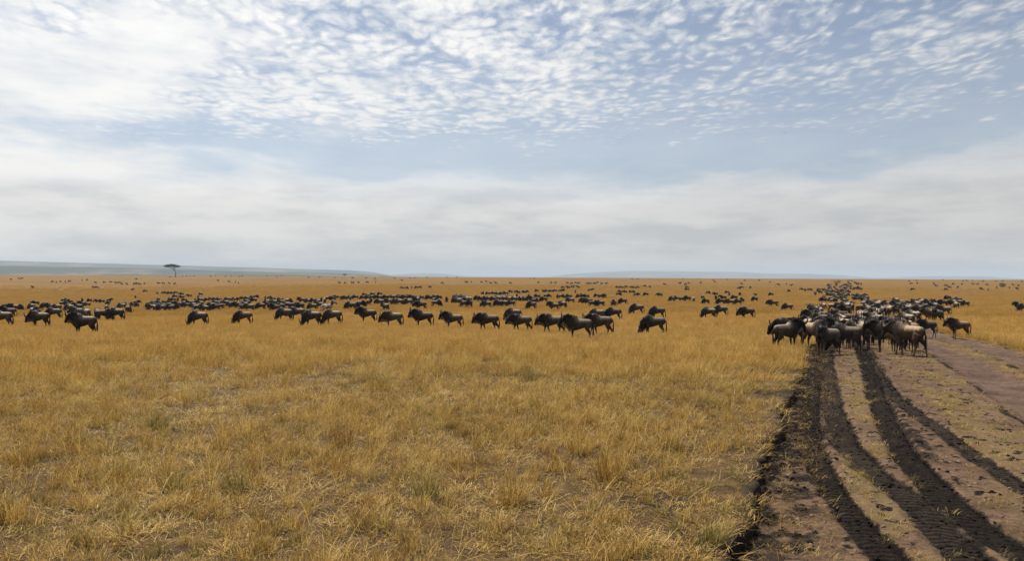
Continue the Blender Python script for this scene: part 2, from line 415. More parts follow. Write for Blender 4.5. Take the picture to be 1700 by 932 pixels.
ridge('mesa_ridge', [-9500, -7000, -4838, -3130, -2277, -1650, -1480, -1309, -1150], [118, 116, 111, 74, 52, 38, 24, -10, -42], 6300, 7400, 9500, 'long blue flat-topped ridge sloping down behind the acacia', 5, amp=4)
ridge('bush_hills', [-7500, -4200, -2746, -2100, -1454, -1131, -808, -600], [64, 50, 38, 27, 10, 7, -6, -42], 2900, 4200, 6000, 'low bushy blue-green hills at the left below the ridge', 6, amp=9)
ridge('far_hills', [600, 1050, 1500, 2000, 3000, 3800, 4300, 4800, 5400, 5950], [-42, 20, 48, 72, 68, 62, 38, 40, 22, -42], 11500, 13000, 15500, 'pale blue flat hills on the horizon right of centre', 7, amp=5)
ridge('low_hill', [-2300, -1800, -1450, -1200, -700], [-42, -2, 18, 10, -42], 11800, 13000, 15000, 'faint low hill on the horizon left of centre', 8, amp=4, nx=60)
ridge('low_knoll', [6600, 7200, 7800, 8500], [-42, 8, 10, -42], 11800, 13000, 15000, 'faint low knoll on the horizon at the far right', 9, amp=4, nx=60)

# ------------------------------------------------------------------ air
def build_haze():
    bm = bmesh.new(); bmesh.ops.create_cube(bm, size=1.0)
    me = bpy.data.meshes.new('haze')
    for v in bm.verts: v.co = Vector((v.co.x * 48000, v.co.y * 34000 + 7500, (v.co.z + .5) * 178 - 45))
    bm.to_mesh(me); bm.free()
    m = bpy.data.materials.new('haze_air'); m.use_nodes = True
    w = NT(m.node_tree)
    v = w.n('ShaderNodeVolumePrincipled')
    v.inputs['Color'].default_value = (.56, .655, .775, 1); v.inputs['Density'].default_value = 1.2e-4; v.inputs['Anisotropy'].default_value = 0.0
    o = w.n('ShaderNodeOutputMaterial'); w.put(o.inputs['Volume'], v.outputs[0])
    link('haze', me, m, kind='stuff', label='thin blue haze over the distant plain')
build_haze()

# ------------------------------------------------------------------ animals
def frame(tan, side=Vector((0, 1, 0))):
    tan = tan.normalized(); s = side - tan * side.dot(tan); s.normalize()
    return s, tan.cross(s)
def tube(bm, pts, rad, seg=12, side=Vector((0, 1, 0))):
    """rad: (across, along-height) pairs or numbers"""
    rings = []
    P = [Vector(p) for p in pts]
    for i, p in enumerate(P):
        a = P[max(i - 1, 0)]; b = P[min(i + 1, len(P) - 1)]
        s, u = frame(b - a, side)
        r = rad[i]; r1, r2 = r if isinstance(r, tuple) else (r, r)
        rings.append([bm.verts.new(p + s * (math.cos(2 * math.pi * k / seg) * r1) + u * (math.sin(2 * math.pi * k / seg) * r2)) for k in range(seg)])
    for A, B in zip(rings, rings[1:]):
        for k in range(seg): bm.faces.new((A[k], A[(k + 1) % seg], B[(k + 1) % seg], B[k]))
    bm.faces.new(rings[0][::-1]); bm.faces.new(rings[-1])
def smooth_path(pts, n=3):
    """Catmull-Rom resample of (point, radius) rows"""
    rows = [np.array(p, float) for p in pts]; out = []
    for i in range(len(rows) - 1):
        p0, p1, p2, p3 = rows[max(i - 1, 0)], rows[i], rows[i + 1], rows[min(i + 2, len(rows) - 1)]
        for k in range(n):
            t = k / n
            out.append(.5 * ((2 * p1) + (p2 - p0) * t + (2 * p0 - 5 * p1 + 4 * p2 - p3) * t * t + (3 * p1 - p0 - 3 * p2 + p3) * t ** 3))
    out.append(rows[-1]); return out
def blade(bm, p, d1, d2, w, side, layer=None):
    """thin tapering lock of hair: three-sided, so it has body"""
    p = Vector(p); m = p + d1; e = m + d2
    n = d1.normalized().cross(side).normalized() * w * .6
    a = [bm.verts.new(p + side * w), bm.verts.new(p - side * w), bm.verts.new(p + n)]
    b = [bm.verts.new(m + side * w * .8), bm.verts.new(m - side * w * .8), bm.verts.new(m + n * .8)]
    t = bm.verts.new(e)
    for k in range(3):
        j = (k + 1) % 3
        bm.faces.new((a[k], a[j], b[j], b[k])); bm.faces.new((b[k], b[j], t))

POSES = {  # neck bend points and muzzle, fore/aft leg swing, head turn in degrees
    'a': dict(neck=[(.60, 1.10), (.80, 1.20)], poll=(.98, 1.26), muz=(1.20, .84), legs=(0, 0, 0, 0), turn=0),
    'l': dict(neck=[(.62, .98), (.82, .94)], poll=(1.00, .96), muz=(1.16, .52), legs=(.05, -.05, -.06, .05), turn=0),
    'g': dict(neck=[(.60, .84), (.76, .64)], poll=(.90, .48), muz=(1.00, .08), legs=(.10, -.05, -.04, .08), turn=0),
    'w': dict(neck=[(.62, 1.02), (.82, 1.04)], poll=(1.00, 1.08), muz=(1.21, .66), legs=(.24, -.22, -.22, .24), turn=0),
    't': dict(neck=[(.58, 1.10), (.74, 1.18)], poll=(.86, 1.27), muz=(1.06, .84), legs=(0, .04, 0, -.05), turn=62),
}
def build_animal(key, zebra=False):
    ps = POSES[key]; V3 = lambda x, z, y=0.0: Vector((x, y, z))
    bm = bmesh.new(); segs = []
    def part(tag, pts, rad, side=Vector((0, 1, 0)), seg=12):
        tube(bm, pts, rad, seg, side)
        for a, b, r0, r1 in zip(pts, pts[1:], rad, rad[1:]):
            f = lambda r: (r[0] + r[1]) / 2 if isinstance(r, tuple) else r
            segs.append((np.array(a), np.array(b), f(r0), f(r1), tag))
    # trunk: (x, z centre, half width, half height)
    if zebra: prof = [(-.74, .98, .07, .10), (-.66, .98, .18, .21), (-.45, .97, .24, .27), (-.15, .92, .26, .28), (.15, .92, .25, .28), (.38, .96, .22, .29), (.55, 1.02, .16, .25), (.66, 1.06, .10, .17)]
    else: prof = [(-.76, .97, .06, .09), (-.70, .965, .13, .17), (-.52, .965, .18, .215), (-.25, .955, .205, .235), (.02, .925, .225, .285), (.22, .945, .25, .365), (.40, .985, .225, .38), (.55, .985, .175, .31), (.66, 1.0, .11, .20)]
    rows = smooth_path(prof, 3)
    part('torso', [V3(r[0], r[1]) for r in rows], [(max(r[2], .02), max(r[3], .02)) for r in rows], seg=20)
    # neck and head
    sh = Vector((.45, 0, 1.02)); trn = math.radians(ps['turn'])
    def tw(p, f):      # bend sideways about the shoulder
        q = Vector((p[0], 0, p[1])) - sh; q.rotate(Matrix.Rotation(trn * f, 3, 'Z')); return q + sh
    if zebra: nk = [sh, V3(.66, 1.24), V3(.82, 1.42)]; poll, muz = V3(.94, 1.54), V3(1.32, 1.26); nr = [(.15, .25), (.11, .18), (.09, .15), (.085, .12)]
    else:
        nk = [sh, tw(ps['neck'][0], .35), tw(ps['neck'][1], .75)]; poll, muz = tw(ps['poll'], .95), tw(ps['muz'], 1.15)
        nr = [(.17, .33), (.145, .27), (.125, .215), (.11, .145)]
    side_h = (poll - sh); side_h.z = 0; side_h = Vector((-side_h.y, side_h.x, 0)).normalized()
    if ps['turn'] and not zebra:
        sd = (muz - poll); sd.z = 0; side_h = Vector((-sd.y, sd.x, 0)).normalized()
    part('neck', nk + [poll], nr, side=(Vector((0, 1, 0)) + side_h).normalized(), seg=14)
    hf = (muz - poll).normalized(); hs = side_h; hu = hs.cross(hf) * -1
    if hu.dot(Vector((1, 0, .6))) < 0: hu = -hu          # hu points out of the forehead
    ln = (muz - poll).length
    hp = [poll - hf * .05 - hu * .02, poll + hf * .06, poll + hf * ln * .35, poll + hf * ln * .62, poll + hf * ln * .86, muz + hf * .03]
    part('head', hp, [(.08, .09), (.12, .145), (.11, .145), (.085, .112), (.088, .098), (.06, .065)], side=hs, seg=12)
    for q in (-1, 1):
        eb = poll + hs * (.085 * q) - hf * .0
        dr = (hs * q + hu * -.1 - hf * (.55 if zebra else .05)).normalized()
        part('ear', [eb, eb + dr * .09, eb + dr * .20], [.03, (.045, .02), .008], side=hf, seg=8)
    # legs
    sw = ps['legs']
    for i, q in enumerate((-1, 1)):
        y = .125 * q; d = sw[i]
        lp = [V3(.40, .86, y * .9), V3(.39 + d * .25, .66, y), V3(.40 + d * .6, .40, y), V3(.39 + d * .75 - max(0, -d) * .1, .24, y), V3(.38 + d * .95 - max(0, -d) * .15, .09, y), V3(.41 + d * .98 - max(0, -d) * .1, .0, y)]
        part('fore', lp, [(.115, .17), (.075, .095), (.044, .050), .030, .037, .044], seg=10)
        y = .13 * q; d = sw[i + 2]
        lp = [V3(-.50, .90, y * .85), V3(-.46 + d * .2, .68, y), V3(-.62 + d * .55, .43, y), V3(-.61 + d * .75, .24, y), V3(-.60 + d * .95, .09, y), V3(-.56 + d * 1.0, .0, y)]
        part('hind', lp, [(.125, .21), (.090, .135), (.043, .056), .031, .037, .044], seg=10)
    me = bpy.data.meshes.new('animal_body'); bmesh.ops.recalc_face_normals(bm, faces=bm.faces); bm.to_mesh(me); bm.free()
    tmp = bpy.data.objects.new('tmp', me); COL.objects.link(tmp)
    md = tmp.modifiers.new('r', 'REMESH'); md.mode = 'VOXEL'; md.voxel_size = .019; md.use_smooth_shade = True
    sm = tmp.modifiers.new('s', 'SMOOTH'); sm.factor = .5; sm.iterations = 4
    dg = bpy.context.evaluated_depsgraph_get(); hi = bpy.data.meshes.new_from_object(tmp.evaluated_get(dg))
    dc = tmp.modifiers.new('d', 'DECIMATE'); dc.ratio = .05
    dg = bpy.context.evaluated_depsgraph_get(); lo = bpy.data.meshes.new_from_object(tmp.evaluated_get(dg))
    dc.ratio = .012
    dg = bpy.context.evaluated_depsgraph_get(); vlo = bpy.data.meshes.new_from_object(tmp.evaluated_get(dg))
    bpy.data.objects.remove(tmp); bpy.data.meshes.remove(me)
    # coat colours by nearest anatomical part; the back also carries painted sunlight
    def paint(m):
        n = len(m.vertices); co = np.empty(n * 3); m.vertices.foreach_get('co', co); co = co.reshape(-1, 3)
        best = np.full(n, 1e9); tag = np.zeros(n, int); names = ['torso', 'neck', 'head', 'ear', 'fore', 'hind']
        for a, b, r0, r1, t in segs:
            ab = b - a; k = np.clip(((co - a) @ ab) / max(ab @ ab, 1e-9), 0, 1)
            d = np.linalg.norm(co - a - k[:, None] * ab, axis=1) - (r0 + (r1 - r0) * k)
            up = d < best; best[up] = d[up]; tag[up] = names.index(t)
        c = np.zeros((n, 4)); c[:, 3] = 1
        x, yy, z = co.T
        if zebra:
            ph = np.where(tag <= 0, x * 34 + np.sin(z * 9) * .8, np.where(tag == 4, z * 42, np.where(tag == 5, z * 38 - x * 12, (x + z) * 36)))
            k = (np.sin(ph) > .05).astype(float)[:, None]
            c[:, :3] = np.array([.42, .38, .33]) * k + np.array([.025, .022, .02]) * (1 - k)
            hd = (tag == 2) & (np.linalg.norm(co - np.array(muz), axis=1) < .13); c[hd, :3] = .03
        else:
            tor = np.array([.040, .0315, .025]); dk = np.array([.0085, .0078, .0074]); leg = np.array([.055, .040, .029])
            c[:, :3] = tor
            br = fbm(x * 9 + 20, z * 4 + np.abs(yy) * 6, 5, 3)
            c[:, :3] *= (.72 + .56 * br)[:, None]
            silver_lit_back = sstep(z + (br - .5) * .18, .95, 1.12) * (1 - sstep(x, .02, .36)); silver_lit_back = np.where(tag == 0, silver_lit_back, 0)[:, None]
            c[:, :3] = c[:, :3] * (1 - silver_lit_back) + np.array([.185, .155, .124]) * (.75 + .5 * br)[:, None] * silver_lit_back  # real silvery saddle, made paler to paint a sunlit back over dark flanks
            fr = (sstep(x, .12, .50) * .62)[:, None] * np.isin(tag, (0, 1))[:, None]; c[:, :3] = c[:, :3] * (1 - fr)
            st = (np.sin(x * 62 + z * 7 + fbm(x * 6, z * 6, 9, 2) * 5) > .15) * sstep(x, -.05, .3) * sstep(z, .55, .75)
            st = np.where(tag == 1, np.maximum(st, (np.sin((x + z * .4) * 55) > 0) * .8), st)
            st = np.where(tag >= 2, 0, st)
            c[:, :3] = c[:, :3] * (1 - .55 * st[:, None])
            f = (tag == 2)[:, None]; c[:, :3] = np.where(f, dk, c[:, :3])
            c[tag == 3, :3] = (.03, .025, .021)
            lg = np.where(tag >= 4, 1 - sstep(z, .52, .78), 0)[:, None]
            lower = sstep(.42 - z, 0, .15)[:, None]
            lc = np.array([.018, .015, .013]) * (1 - lower) + leg * lower
            c[:, :3] = c[:, :3] * (1 - lg) + lc * lg
            hoof = ((tag >= 4) & (z < .055)); c[hoof, :3] = (.018, .016, .015)
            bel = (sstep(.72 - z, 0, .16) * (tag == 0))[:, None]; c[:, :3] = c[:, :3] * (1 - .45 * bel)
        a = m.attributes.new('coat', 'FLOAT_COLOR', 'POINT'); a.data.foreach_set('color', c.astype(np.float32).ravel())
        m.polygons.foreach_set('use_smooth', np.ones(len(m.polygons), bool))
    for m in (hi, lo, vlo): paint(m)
    hi.name = 'animal_body'; lo.name = 'animal_small'; vlo.name = 'animal_tiny'
    parts = {}
    rr = random.Random(5)
    def fin(name, bm, col):
        m = bpy.data.meshes.new(name); bmesh.ops.recalc_face_normals(bm, faces=bm.faces); bm.to_mesh(m); bm.free()
        a = m.attributes.new('coat', 'FLOAT_COLOR', 'POINT'); a.data.foreach_set('color', np.tile(np.array([*col, 1], np.float32), len(m.vertices)))
        m.polygons.foreach_set('use_smooth', np.ones(len(m.polygons), bool)); parts.setdefault(name, []).append(m)
    if not zebra:
        upv = (-hf * .75 + hu * .45); upv.normalize()
        for q in (-1, 1):
            b = bmesh.new()
            hpnt = [(.03, -.0, .072), (.11, -.05, .068), (.20, -.055, .056), (.285, .0, .044), (.315, .10, .033), (.29, .20, .022), (.25, .26, .008)]
            pts = smooth_path([(*(poll + hu * .06 + hs * (l * q) + upv * t), r) for l, t, r in hpnt], 2)
            tube(b, [p[:3] for p in pts], [float(max(p[3], .004)) for p in pts], 8, Vector((.3, .2, .9)))
            fin('horn', b, (.045, .040, .036))
    # mane along the crest of the neck
    b = bmesh.new(); wth = Vector((.18, 0, 1.28)) if not zebra else Vector((.50, 0, 1.26))
    crest = [poll - hf * .06]
    for i in (2, 1):
        tn = (nk[i] - nk[i - 1]).normalized(); up = Vector((-tn.z, 0, tn.x))
        crest.append(nk[i] + up * nr[i][1] * .95)
    crest.append(wth)
    cs = smooth_path([tuple(c) for c in crest], 9)
    for p in cs:
        for q in range(5):
            if zebra: blade(b, p, Vector((rr.uniform(-.03, .03), rr.uniform(-.01, .01), .08)), Vector((0, 0, .05)), .012, Vector((1, 0, 0)))
            else:
                y = rr.choice((-1, 1)) * rr.uniform(.02, .09)
                blade(b, Vector(p) + Vector((rr.uniform(-.03, .03), y * .3, .015)), Vector((-.03, y, rr.uniform(-.04, .07))), Vector((-.02, y * .5, -rr.uniform(.09, .22))), .020, Vector((1, 0, 0)))
    fin('mane', b, (.010, .009, .0085))
    if not zebra:
        b = bmesh.new()
        th = [muz - hf * ln * .45 - hu * .09]
        for i in (2, 1):
            tn = (nk[i] - nk[i - 1]).normalized(); dn = Vector((tn.z, 0, -tn.x)); th.append(nk[i] + dn * nr[i][1] * .92)
        th.append(Vector((.56, 0, .72)))
        for p in smooth_path([tuple(c) for c in th], 9):
            g = 1.0 if key != 'g' else .5
            for q in range(4):
                blade(b, Vector(p) + Vector((rr.uniform(-.03, .03), rr.uniform(-.05, .05), .03)), Vector((rr.uniform(-.02, .02), rr.uniform(-.02, .02), -.11 * g)), Vector((-.01, 0, -rr.uniform(.08, .19) * g)), .020, Vector((1, 0, 0)))
        fin('beard', b, (.17, .135, .098))
    b = bmesh.new()
    tp = smooth_path([(-.73, 0, 1.03, .030), (-.80, .01, .92, .026), (-.82, .015, .72, .034), (-.80, .015, .50, .036), (-.78, .01, .32, .012)], 3)
    tube(b, [p[:3] for p in tp], [float(max(p[3], .006)) for p in tp], 7)
    for k in range(26):
        z = rr.uniform(.55, .80)
        blade(b, Vector((-.82 + rr.uniform(-.02, .02), rr.uniform(-.025, .025), z)), Vector((rr.uniform(-.03, .03), rr.uniform(-.03, .03), -.18)), Vector((.02, 0, -rr.uniform(.1, .24))), .012, Vector((0, 1, 0)))
    fin('tail', b, (.009, .008, .0075))
    def joined(base, name, keep):
        b = bmesh.new(); b.from_mesh(base)
        lay = b.verts.layers.float_color['coat']
        for nm, ms in parts.items():
            for m in ms:
                if nm not in keep: continue
                b.from_mesh(m)
        m = bpy.data.meshes.new(name); b.to_mesh(m); b.free()
        return m
    return dict(hi=hi, parts=parts, small=joined(lo, 'animal_small', ('horn', 'mane', 'beard', 'tail')), tiny=joined(vlo, 'animal_tiny', ('tail',)))

def coat_material(name, tint, rough):
    m, w = material(name)
    c = attr(w, 'coat').outputs['Color']
    rnd = w.n('ShaderNodeObjectInfo').outputs['Random']
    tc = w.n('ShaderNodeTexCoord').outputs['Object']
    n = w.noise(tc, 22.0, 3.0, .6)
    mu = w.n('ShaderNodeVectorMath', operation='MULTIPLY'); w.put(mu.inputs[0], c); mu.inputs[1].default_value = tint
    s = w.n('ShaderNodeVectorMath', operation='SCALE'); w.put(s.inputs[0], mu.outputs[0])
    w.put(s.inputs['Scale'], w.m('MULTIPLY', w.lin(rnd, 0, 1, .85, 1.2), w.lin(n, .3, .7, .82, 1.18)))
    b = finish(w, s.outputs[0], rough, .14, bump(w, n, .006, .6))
    b.inputs['Sheen Weight'].default_value = 0.0
    return m
COATS = {'g': coat_material('grey_coat', (1.2, 1.16, 1.10), .58), 'd': coat_material('dark_coat', (.74, .70, .67), .56), 'b': coat_material('brown_coat', (1.4, 1.12, .86), .60), 'z': coat_material('striped_coat', (1, 1, 1), .6)}
ANIMALS = {k: build_animal(k) for k in POSES}
ZEBRA = build_animal('a', zebra=True)

HERD = [
(16.19,32.00,121,'w',1.01,'b','brownish wildebeest walking facing away, rightmost of nearest ranks on road herd flank'),
(13.10,32.50,200,'t',0.91,'g','foremost wildebeest standing over the left dark wheel rut, head towards the viewer'),
(11.49,32.75,22,'a',0.91,'g','rump-left wildebeest at the left front corner of the road herd'),
(14.31,33.44,148,'g',0.90,'d','front-rank wildebeest nosing the ground beside the second dark wheel rut'),
(16.13,33.50,146,'a',0.95,'g','broad pale-backed wildebeest in the right half of the packed front'),
(17.05,34.25,128,'a',0.95,'g','wildebeest angled away with rump half turned, near right end of packed front'),
(13.63,35.25,288,'l',1.03,'b','brownish wildebeest head low facing viewer, leftmost of nearest ranks in road herd'),
(17.85,35.50,52,'t',0.94,'d','dark wildebeest looking round facing away, second from right of nearest ranks on road herd flank'),
(15.87,36.00,167,'g',0.96,'b','brownish wildebeest grazing facing left, third from right of nearest ranks in road herd'),
(14.52,36.50,75,'t',0.93,'d','dark wildebeest looking round facing away, third from left of nearest ranks in road herd'),
(16.30,37.00,174,'a',0.93,'d','dark wildebeest standing facing left, fourth from right of nearest ranks in road herd'),
(13.42,37.75,165,'l',0.94,'d','dark-headed wildebeest peering left from behind the left front corner animal'),
(19.05,38.00,144,'t',0.98,'b','brownish wildebeest looking round facing left, second from left of nearest ranks on road herd flank'),
(16.12,38.25,168,'a',0.94,'g','wildebeest half hidden behind the foremost animal, only legs clear'),
(3.45,40.00,178,'a',0.95,'g','foremost pale-backed wildebeest in the centre of the near row'),
(16.35,40.00,162,'a',0.98,'d','dark wildebeest standing facing left, fourth from left of nearest ranks in road herd'),
(18.43,41.00,83,'a',0.98,'g','grey wildebeest standing facing away, second from right of nearest ranks in road herd'),
(19.96,41.00,58,'l',1.02,'g','grey wildebeest head low facing away, leftmost of nearest ranks on road herd flank'),
(-23.62,43.25,180,'a',0.95,'d','large black wildebeest standing head up, nearest on the far left grass'),
(20.03,43.50,155,'t',0.98,'d','dark wildebeest looking round facing left, rightmost of nearest ranks in road herd'),
(17.67,44.75,296,'a',1.01,'g','grey wildebeest standing facing viewer, second from left of nearest ranks in road herd'),
(19.69,45.00,86,'w',0.94,'d','dark wildebeest walking facing away, eighth from right of second ranks in road herd'),
(17.86,46.25,306,'l',1.03,'b','brownish wildebeest head low facing viewer, third from left of second ranks in road herd'),
(5.31,47.00,182,'w',1.05,'g','last animal of the near row, behind the foremost pale-backed one'),
(8.67,47.75,172,'g',1.00,'d','lone wildebeest with muzzle in the grass right of the near row'),
(23.34,49.75,190,'l',0.94,'g','wildebeest with lowered head behind the pale-backed front animal'),
(19.25,50.00,126,'a',0.94,'g','grey wildebeest standing facing away, leftmost of second ranks in road herd'),
(2.64,50.50,178,'w',1.03,'g','ninth animal of the near row, overlapped by the pale-backed one at right'),
(29.04,50.75,176,'a',0.92,'b','lone wildebeest standing side-on in the smooth right-hand track'),
(21.57,51.00,103,'a',1.02,'b','brownish wildebeest standing facing away, eighth from left of second ranks in road herd'),
(23.10,51.50,105,'l',0.93,'d','dark wildebeest head low facing away, seventh from right of second ranks in road herd'),
(19.22,52.50,176,'l',0.94,'g','pale-backed wildebeest stretched out above the left front corner animal'),
(28.00,52.75,184,'w',0.91,'d','lean wildebeest stepping left along the smooth track, between front rank and lone stander'),
(20.53,52.75,150,'a',0.91,'d','black-looking wildebeest standing in the second rank near the left rut'),
(0.66,53.50,180,'w',0.97,'g','eighth animal of the near row, walking with pale back'),
(23.19,53.75,310,'l',0.95,'g','grey wildebeest head low facing viewer, ninth from right of second ranks in road herd'),
(-1.62,54.00,178,'w',1.01,'d','seventh animal of the near row, mid-stride with tail hanging clear'),
(27.13,54.00,106,'l',0.99,'b','brownish wildebeest head low facing away, second from left of second ranks on road herd flank'),
(24.33,54.25,290,'a',0.91,'b','wildebeest facing the viewer in the middle of the road herd'),
(27.57,56.00,98,'g',0.99,'d','dark wildebeest grazing facing away, leftmost of second ranks on road herd flank'),
(-34.07,56.50,178,'l',0.98,'d','wildebeest with head low, left of the large black one'),
(24.01,56.75,174,'l',0.91,'g','pale-shouldered wildebeest side-on in the second rank of the road herd'),
(-37.26,57.25,184,'g',1.00,'g','wildebeest cut by the left edge of the picture'),
(-4.29,57.50,180,'a',0.96,'g','sixth animal of the near row, pale rump and bearded head'),
(25.94,57.75,99,'l',1.01,'g','grey wildebeest head low facing away, sixth from right of second ranks in road herd'),
(28.21,58.25,145,'w',1.01,'g','grey wildebeest walking facing left, rightmost of second ranks in road herd'),
(-9.02,59.50,180,'l',1.02,'g','fourth animal of the near row, head half lowered'),
(-6.76,59.75,182,'a',1.03,'d','fifth animal of the near row, standing square'),
(-24.00,60.00,180,'g',0.97,'g','big humped wildebeest grazing alone below the acacia'),
(-15.28,60.00,168,'g',1.04,'d','grazing wildebeest at the left end of the long near row'),
(25.24,60.00,97,'l',1.03,'g','grey wildebeest head low facing away, seventh from left of second ranks in road herd'),
(23.67,60.25,178,'g',1.00,'g','grey wildebeest grazing facing left, fourth from left of second ranks in road herd'),
(25.28,61.50,161,'t',1.00,'g','grey wildebeest looking round facing left, sixth from left of second ranks in road herd'),
(28.49,62.00,178,'a',0.94,'g','grey wildebeest standing facing left, fourth from right of second ranks in road herd'),
(-21.61,63.00,205,'g',0.95,'b','wildebeest turned three-quarters, next one right of the lone humped grazer'),
(29.34,63.00,125,'l',0.99,'g','grey wildebeest head low facing away, second from right of second ranks in road herd'),
(32.33,64.00,112,'l',0.99,'g','grey wildebeest head low facing away, rightmost of second ranks on road herd flank'),
(-14.68,64.25,176,'g',1.03,'g','second wildebeest from the left end of the near row, grazing'),
(30.31,65.25,73,'w',1.02,'g','grey wildebeest walking facing away, third from right of second ranks in road herd'),
(27.89,65.50,153,'l',0.99,'d','dark wildebeest head low facing left, ninth from left of second ranks in road herd'),
(25.44,66.00,160,'a',0.95,'d','dark wildebeest standing facing left, second from left of second ranks in road herd'),
(26.24,66.75,181,'g',1.01,'g','grey wildebeest grazing facing left, fifth from left of second ranks in road herd'),
(-12.46,67.75,180,'a',1.04,'d','third animal of the near row, head raised, set slightly back'),
(30.79,68.25,313,'a',1.00,'b','brownish wildebeest standing facing viewer, fifth from right of second ranks in road herd'),
(0.16,70.75,176,'g',0.99,'g','grazing wildebeest behind the gap between seventh and eighth of near row'),
(31.80,70.75,306,'t',1.01,'d','dark wildebeest looking round facing viewer, ninth from left of third ranks in road herd'),
(29.82,71.25,160,'l',0.95,'d','dark wildebeest head low facing left, sixth from left of third ranks in road herd'),
(38.84,71.50,196,'t',0.99,'d','dark wildebeest looking round facing left, rightmost of third ranks on road herd flank'),
(-37.41,71.75,46,'g',0.96,'d','dark wildebeest grazing facing away, second from right of third ranks left of acacia'),
(7.89,72.25,160,'g',0.95,'g','left of two overlapping grazers above the right end of the near row'),
(-20.95,72.25,178,'g',1.02,'g','grazer with a pale back, left of two above the gap in near row'),
(33.56,72.25,105,'w',0.97,'d','dark wildebeest walking facing away, fifth from right of third ranks in road herd'),
(9.46,72.75,178,'g',1.01,'d','right of two overlapping grazers above the right end of the near row'),
(37.38,72.75,116,'l',0.96,'g','grey wildebeest head low facing away, sixth from left of third ranks on road herd flank'),
(-36.82,72.91,178,'g',1.03,'d','dark wildebeest grazing facing left, rightmost of third ranks left of acacia'),
(-20.20,73.75,186,'l',1.03,'g','pale-rumped wildebeest, right of two above the left end of near row'),
(30.47,73.75,91,'l',0.97,'d','dark wildebeest head low facing away, fifth from left of third ranks in road herd'),
(39.54,73.75,135,'w',1.02,'b','brownish wildebeest walking facing left, second from right of third ranks on road herd flank'),
(-40.22,74.00,140,'l',1.01,'g','grey wildebeest head low facing left, second from left of third ranks left of acacia'),
(-39.32,74.25,128,'g',1.01,'d','dark wildebeest grazing facing away, third from left of third ranks left of acacia'),
(22.71,75.50,180,'l',0.98,'d','wildebeest walking head low, nearest the road on its left grass'),
(40.41,75.50,60,'l',0.96,'g','grey wildebeest head low facing away, third from right of third ranks on road herd flank'),
(14.15,76.00,180,'g',1.02,'d','dark grazing wildebeest directly above the lone muzzle-down one'),
(35.29,76.25,75,'g',0.99,'g','grey wildebeest grazing facing away, sixth from right of third ranks in road herd'),
(19.30,76.50,150,'g',0.97,'g','grey wildebeest with its head down, front one of the pair left of the road'),
(-45.77,78.25,194,'g',0.97,'g','grey wildebeest grazing facing left, rightmost of third ranks at far left'),
(31.52,79.75,74,'a',0.98,'d','dark wildebeest standing facing away, fourth from left of third ranks in road herd'),
(-44.74,80.75,188,'l',1.01,'g','grey wildebeest head low facing left, leftmost of third ranks left of acacia'),
(-52.08,81.00,215,'a',0.98,'g','grey wildebeest standing facing left, leftmost of third ranks at far left'),
(-49.89,81.75,327,'l',1.05,'g','grey wildebeest head low facing right, second from left of third ranks at far left'),
(21.89,82.00,180,'g',0.99,'g','humped wildebeest behind the grey one, left of the road'),
(38.72,83.00,93,'l',0.95,'g','grey wildebeest head low facing away, fourth from right of third ranks in road herd'),
(47.22,85.50,168,'w',0.96,'g','wildebeest stepping left just behind the lone stander on the right-hand track'),
(39.19,85.75,59,'l',0.99,'g','grey wildebeest head low facing away, seventh from right of third ranks in road herd'),
(40.77,86.00,80,'l',1.03,'d','dark wildebeest head low facing away, third from right of third ranks in road herd'),
(42.19,87.00,287,'l',1.02,'b','brownish wildebeest head low facing viewer, leftmost of third ranks on road herd flank'),
(46.69,87.25,173,'a',0.92,'g','grey wildebeest standing facing left, fourth from right of third ranks on road herd flank'),
(34.11,87.50,127,'l',0.97,'g','grey wildebeest head low facing away, second from left of third ranks in road herd'),
(14.24,89.00,178,'g',1.05,'g','greyish grazing wildebeest above the right end of the near row'),
(34.99,89.50,118,'t',0.93,'g','grey wildebeest looking round facing away, third from left of third ranks in road herd'),
(46.89,90.00,146,'g',1.01,'g','grey wildebeest grazing facing left, sixth from right of third ranks on road herd flank'),
(43.30,91.25,152,'a',0.99,'g','grey wildebeest standing facing left, second from right of third ranks in road herd'),
(45.77,91.50,246,'l',0.97,'g','grey wildebeest head low facing viewer, second from left of third ranks on road herd flank'),
(39.13,91.75,193,'a',1.02,'d','dark wildebeest standing facing left, seventh from left of third ranks in road herd'),
(35.51,92.00,116,'t',0.94,'g','grey wildebeest looking round facing away, leftmost of third ranks in road herd'),
(46.65,92.50,128,'t',1.01,'g','grey wildebeest looking round facing away, third from left of third ranks on road herd flank'),
(43.05,94.50,94,'l',1.03,'b','brownish wildebeest head low facing away, eighth from right of third ranks in road herd'),
(47.68,94.50,176,'a',0.92,'g','grey wildebeest standing facing left, fourth from left of third ranks on road herd flank'),
(46.51,96.25,89,'g',1.00,'b','brownish wildebeest grazing facing away, rightmost of third ranks in road herd'),
(-22.85,96.75,5,'a',1.00,'z','striped zebra facing right with head up among grazing wildebeest'),
(49.37,97.00,58,'a',1.03,'g','grey wildebeest standing facing away, fifth from left of third ranks on road herd flank'),
(51.04,97.00,120,'t',0.94,'d','dark wildebeest looking round facing away, fifth from right of third ranks on road herd flank'),
(43.59,97.75,19,'t',0.99,'b','brownish wildebeest looking round facing right, eighth from left of third ranks in road herd'),
(-15.82,98.00,134,'a',0.96,'d','dark wildebeest standing facing away, only one of third ranks above near row'),
(47.04,101.00,0,'l',1.03,'d','dark wildebeest head low facing right, sixth from right of middle ranks in road herd'),
(53.77,101.75,8,'a',0.97,'g','wildebeest facing right on the bare gap behind the road herd'),
(66.53,101.75,176,'g',1.02,'g','wildebeest mostly beyond the right edge, below another'),
(36.02,102.25,174,'g',0.94,'b','brownish wildebeest in the grass left behind the road herd'),
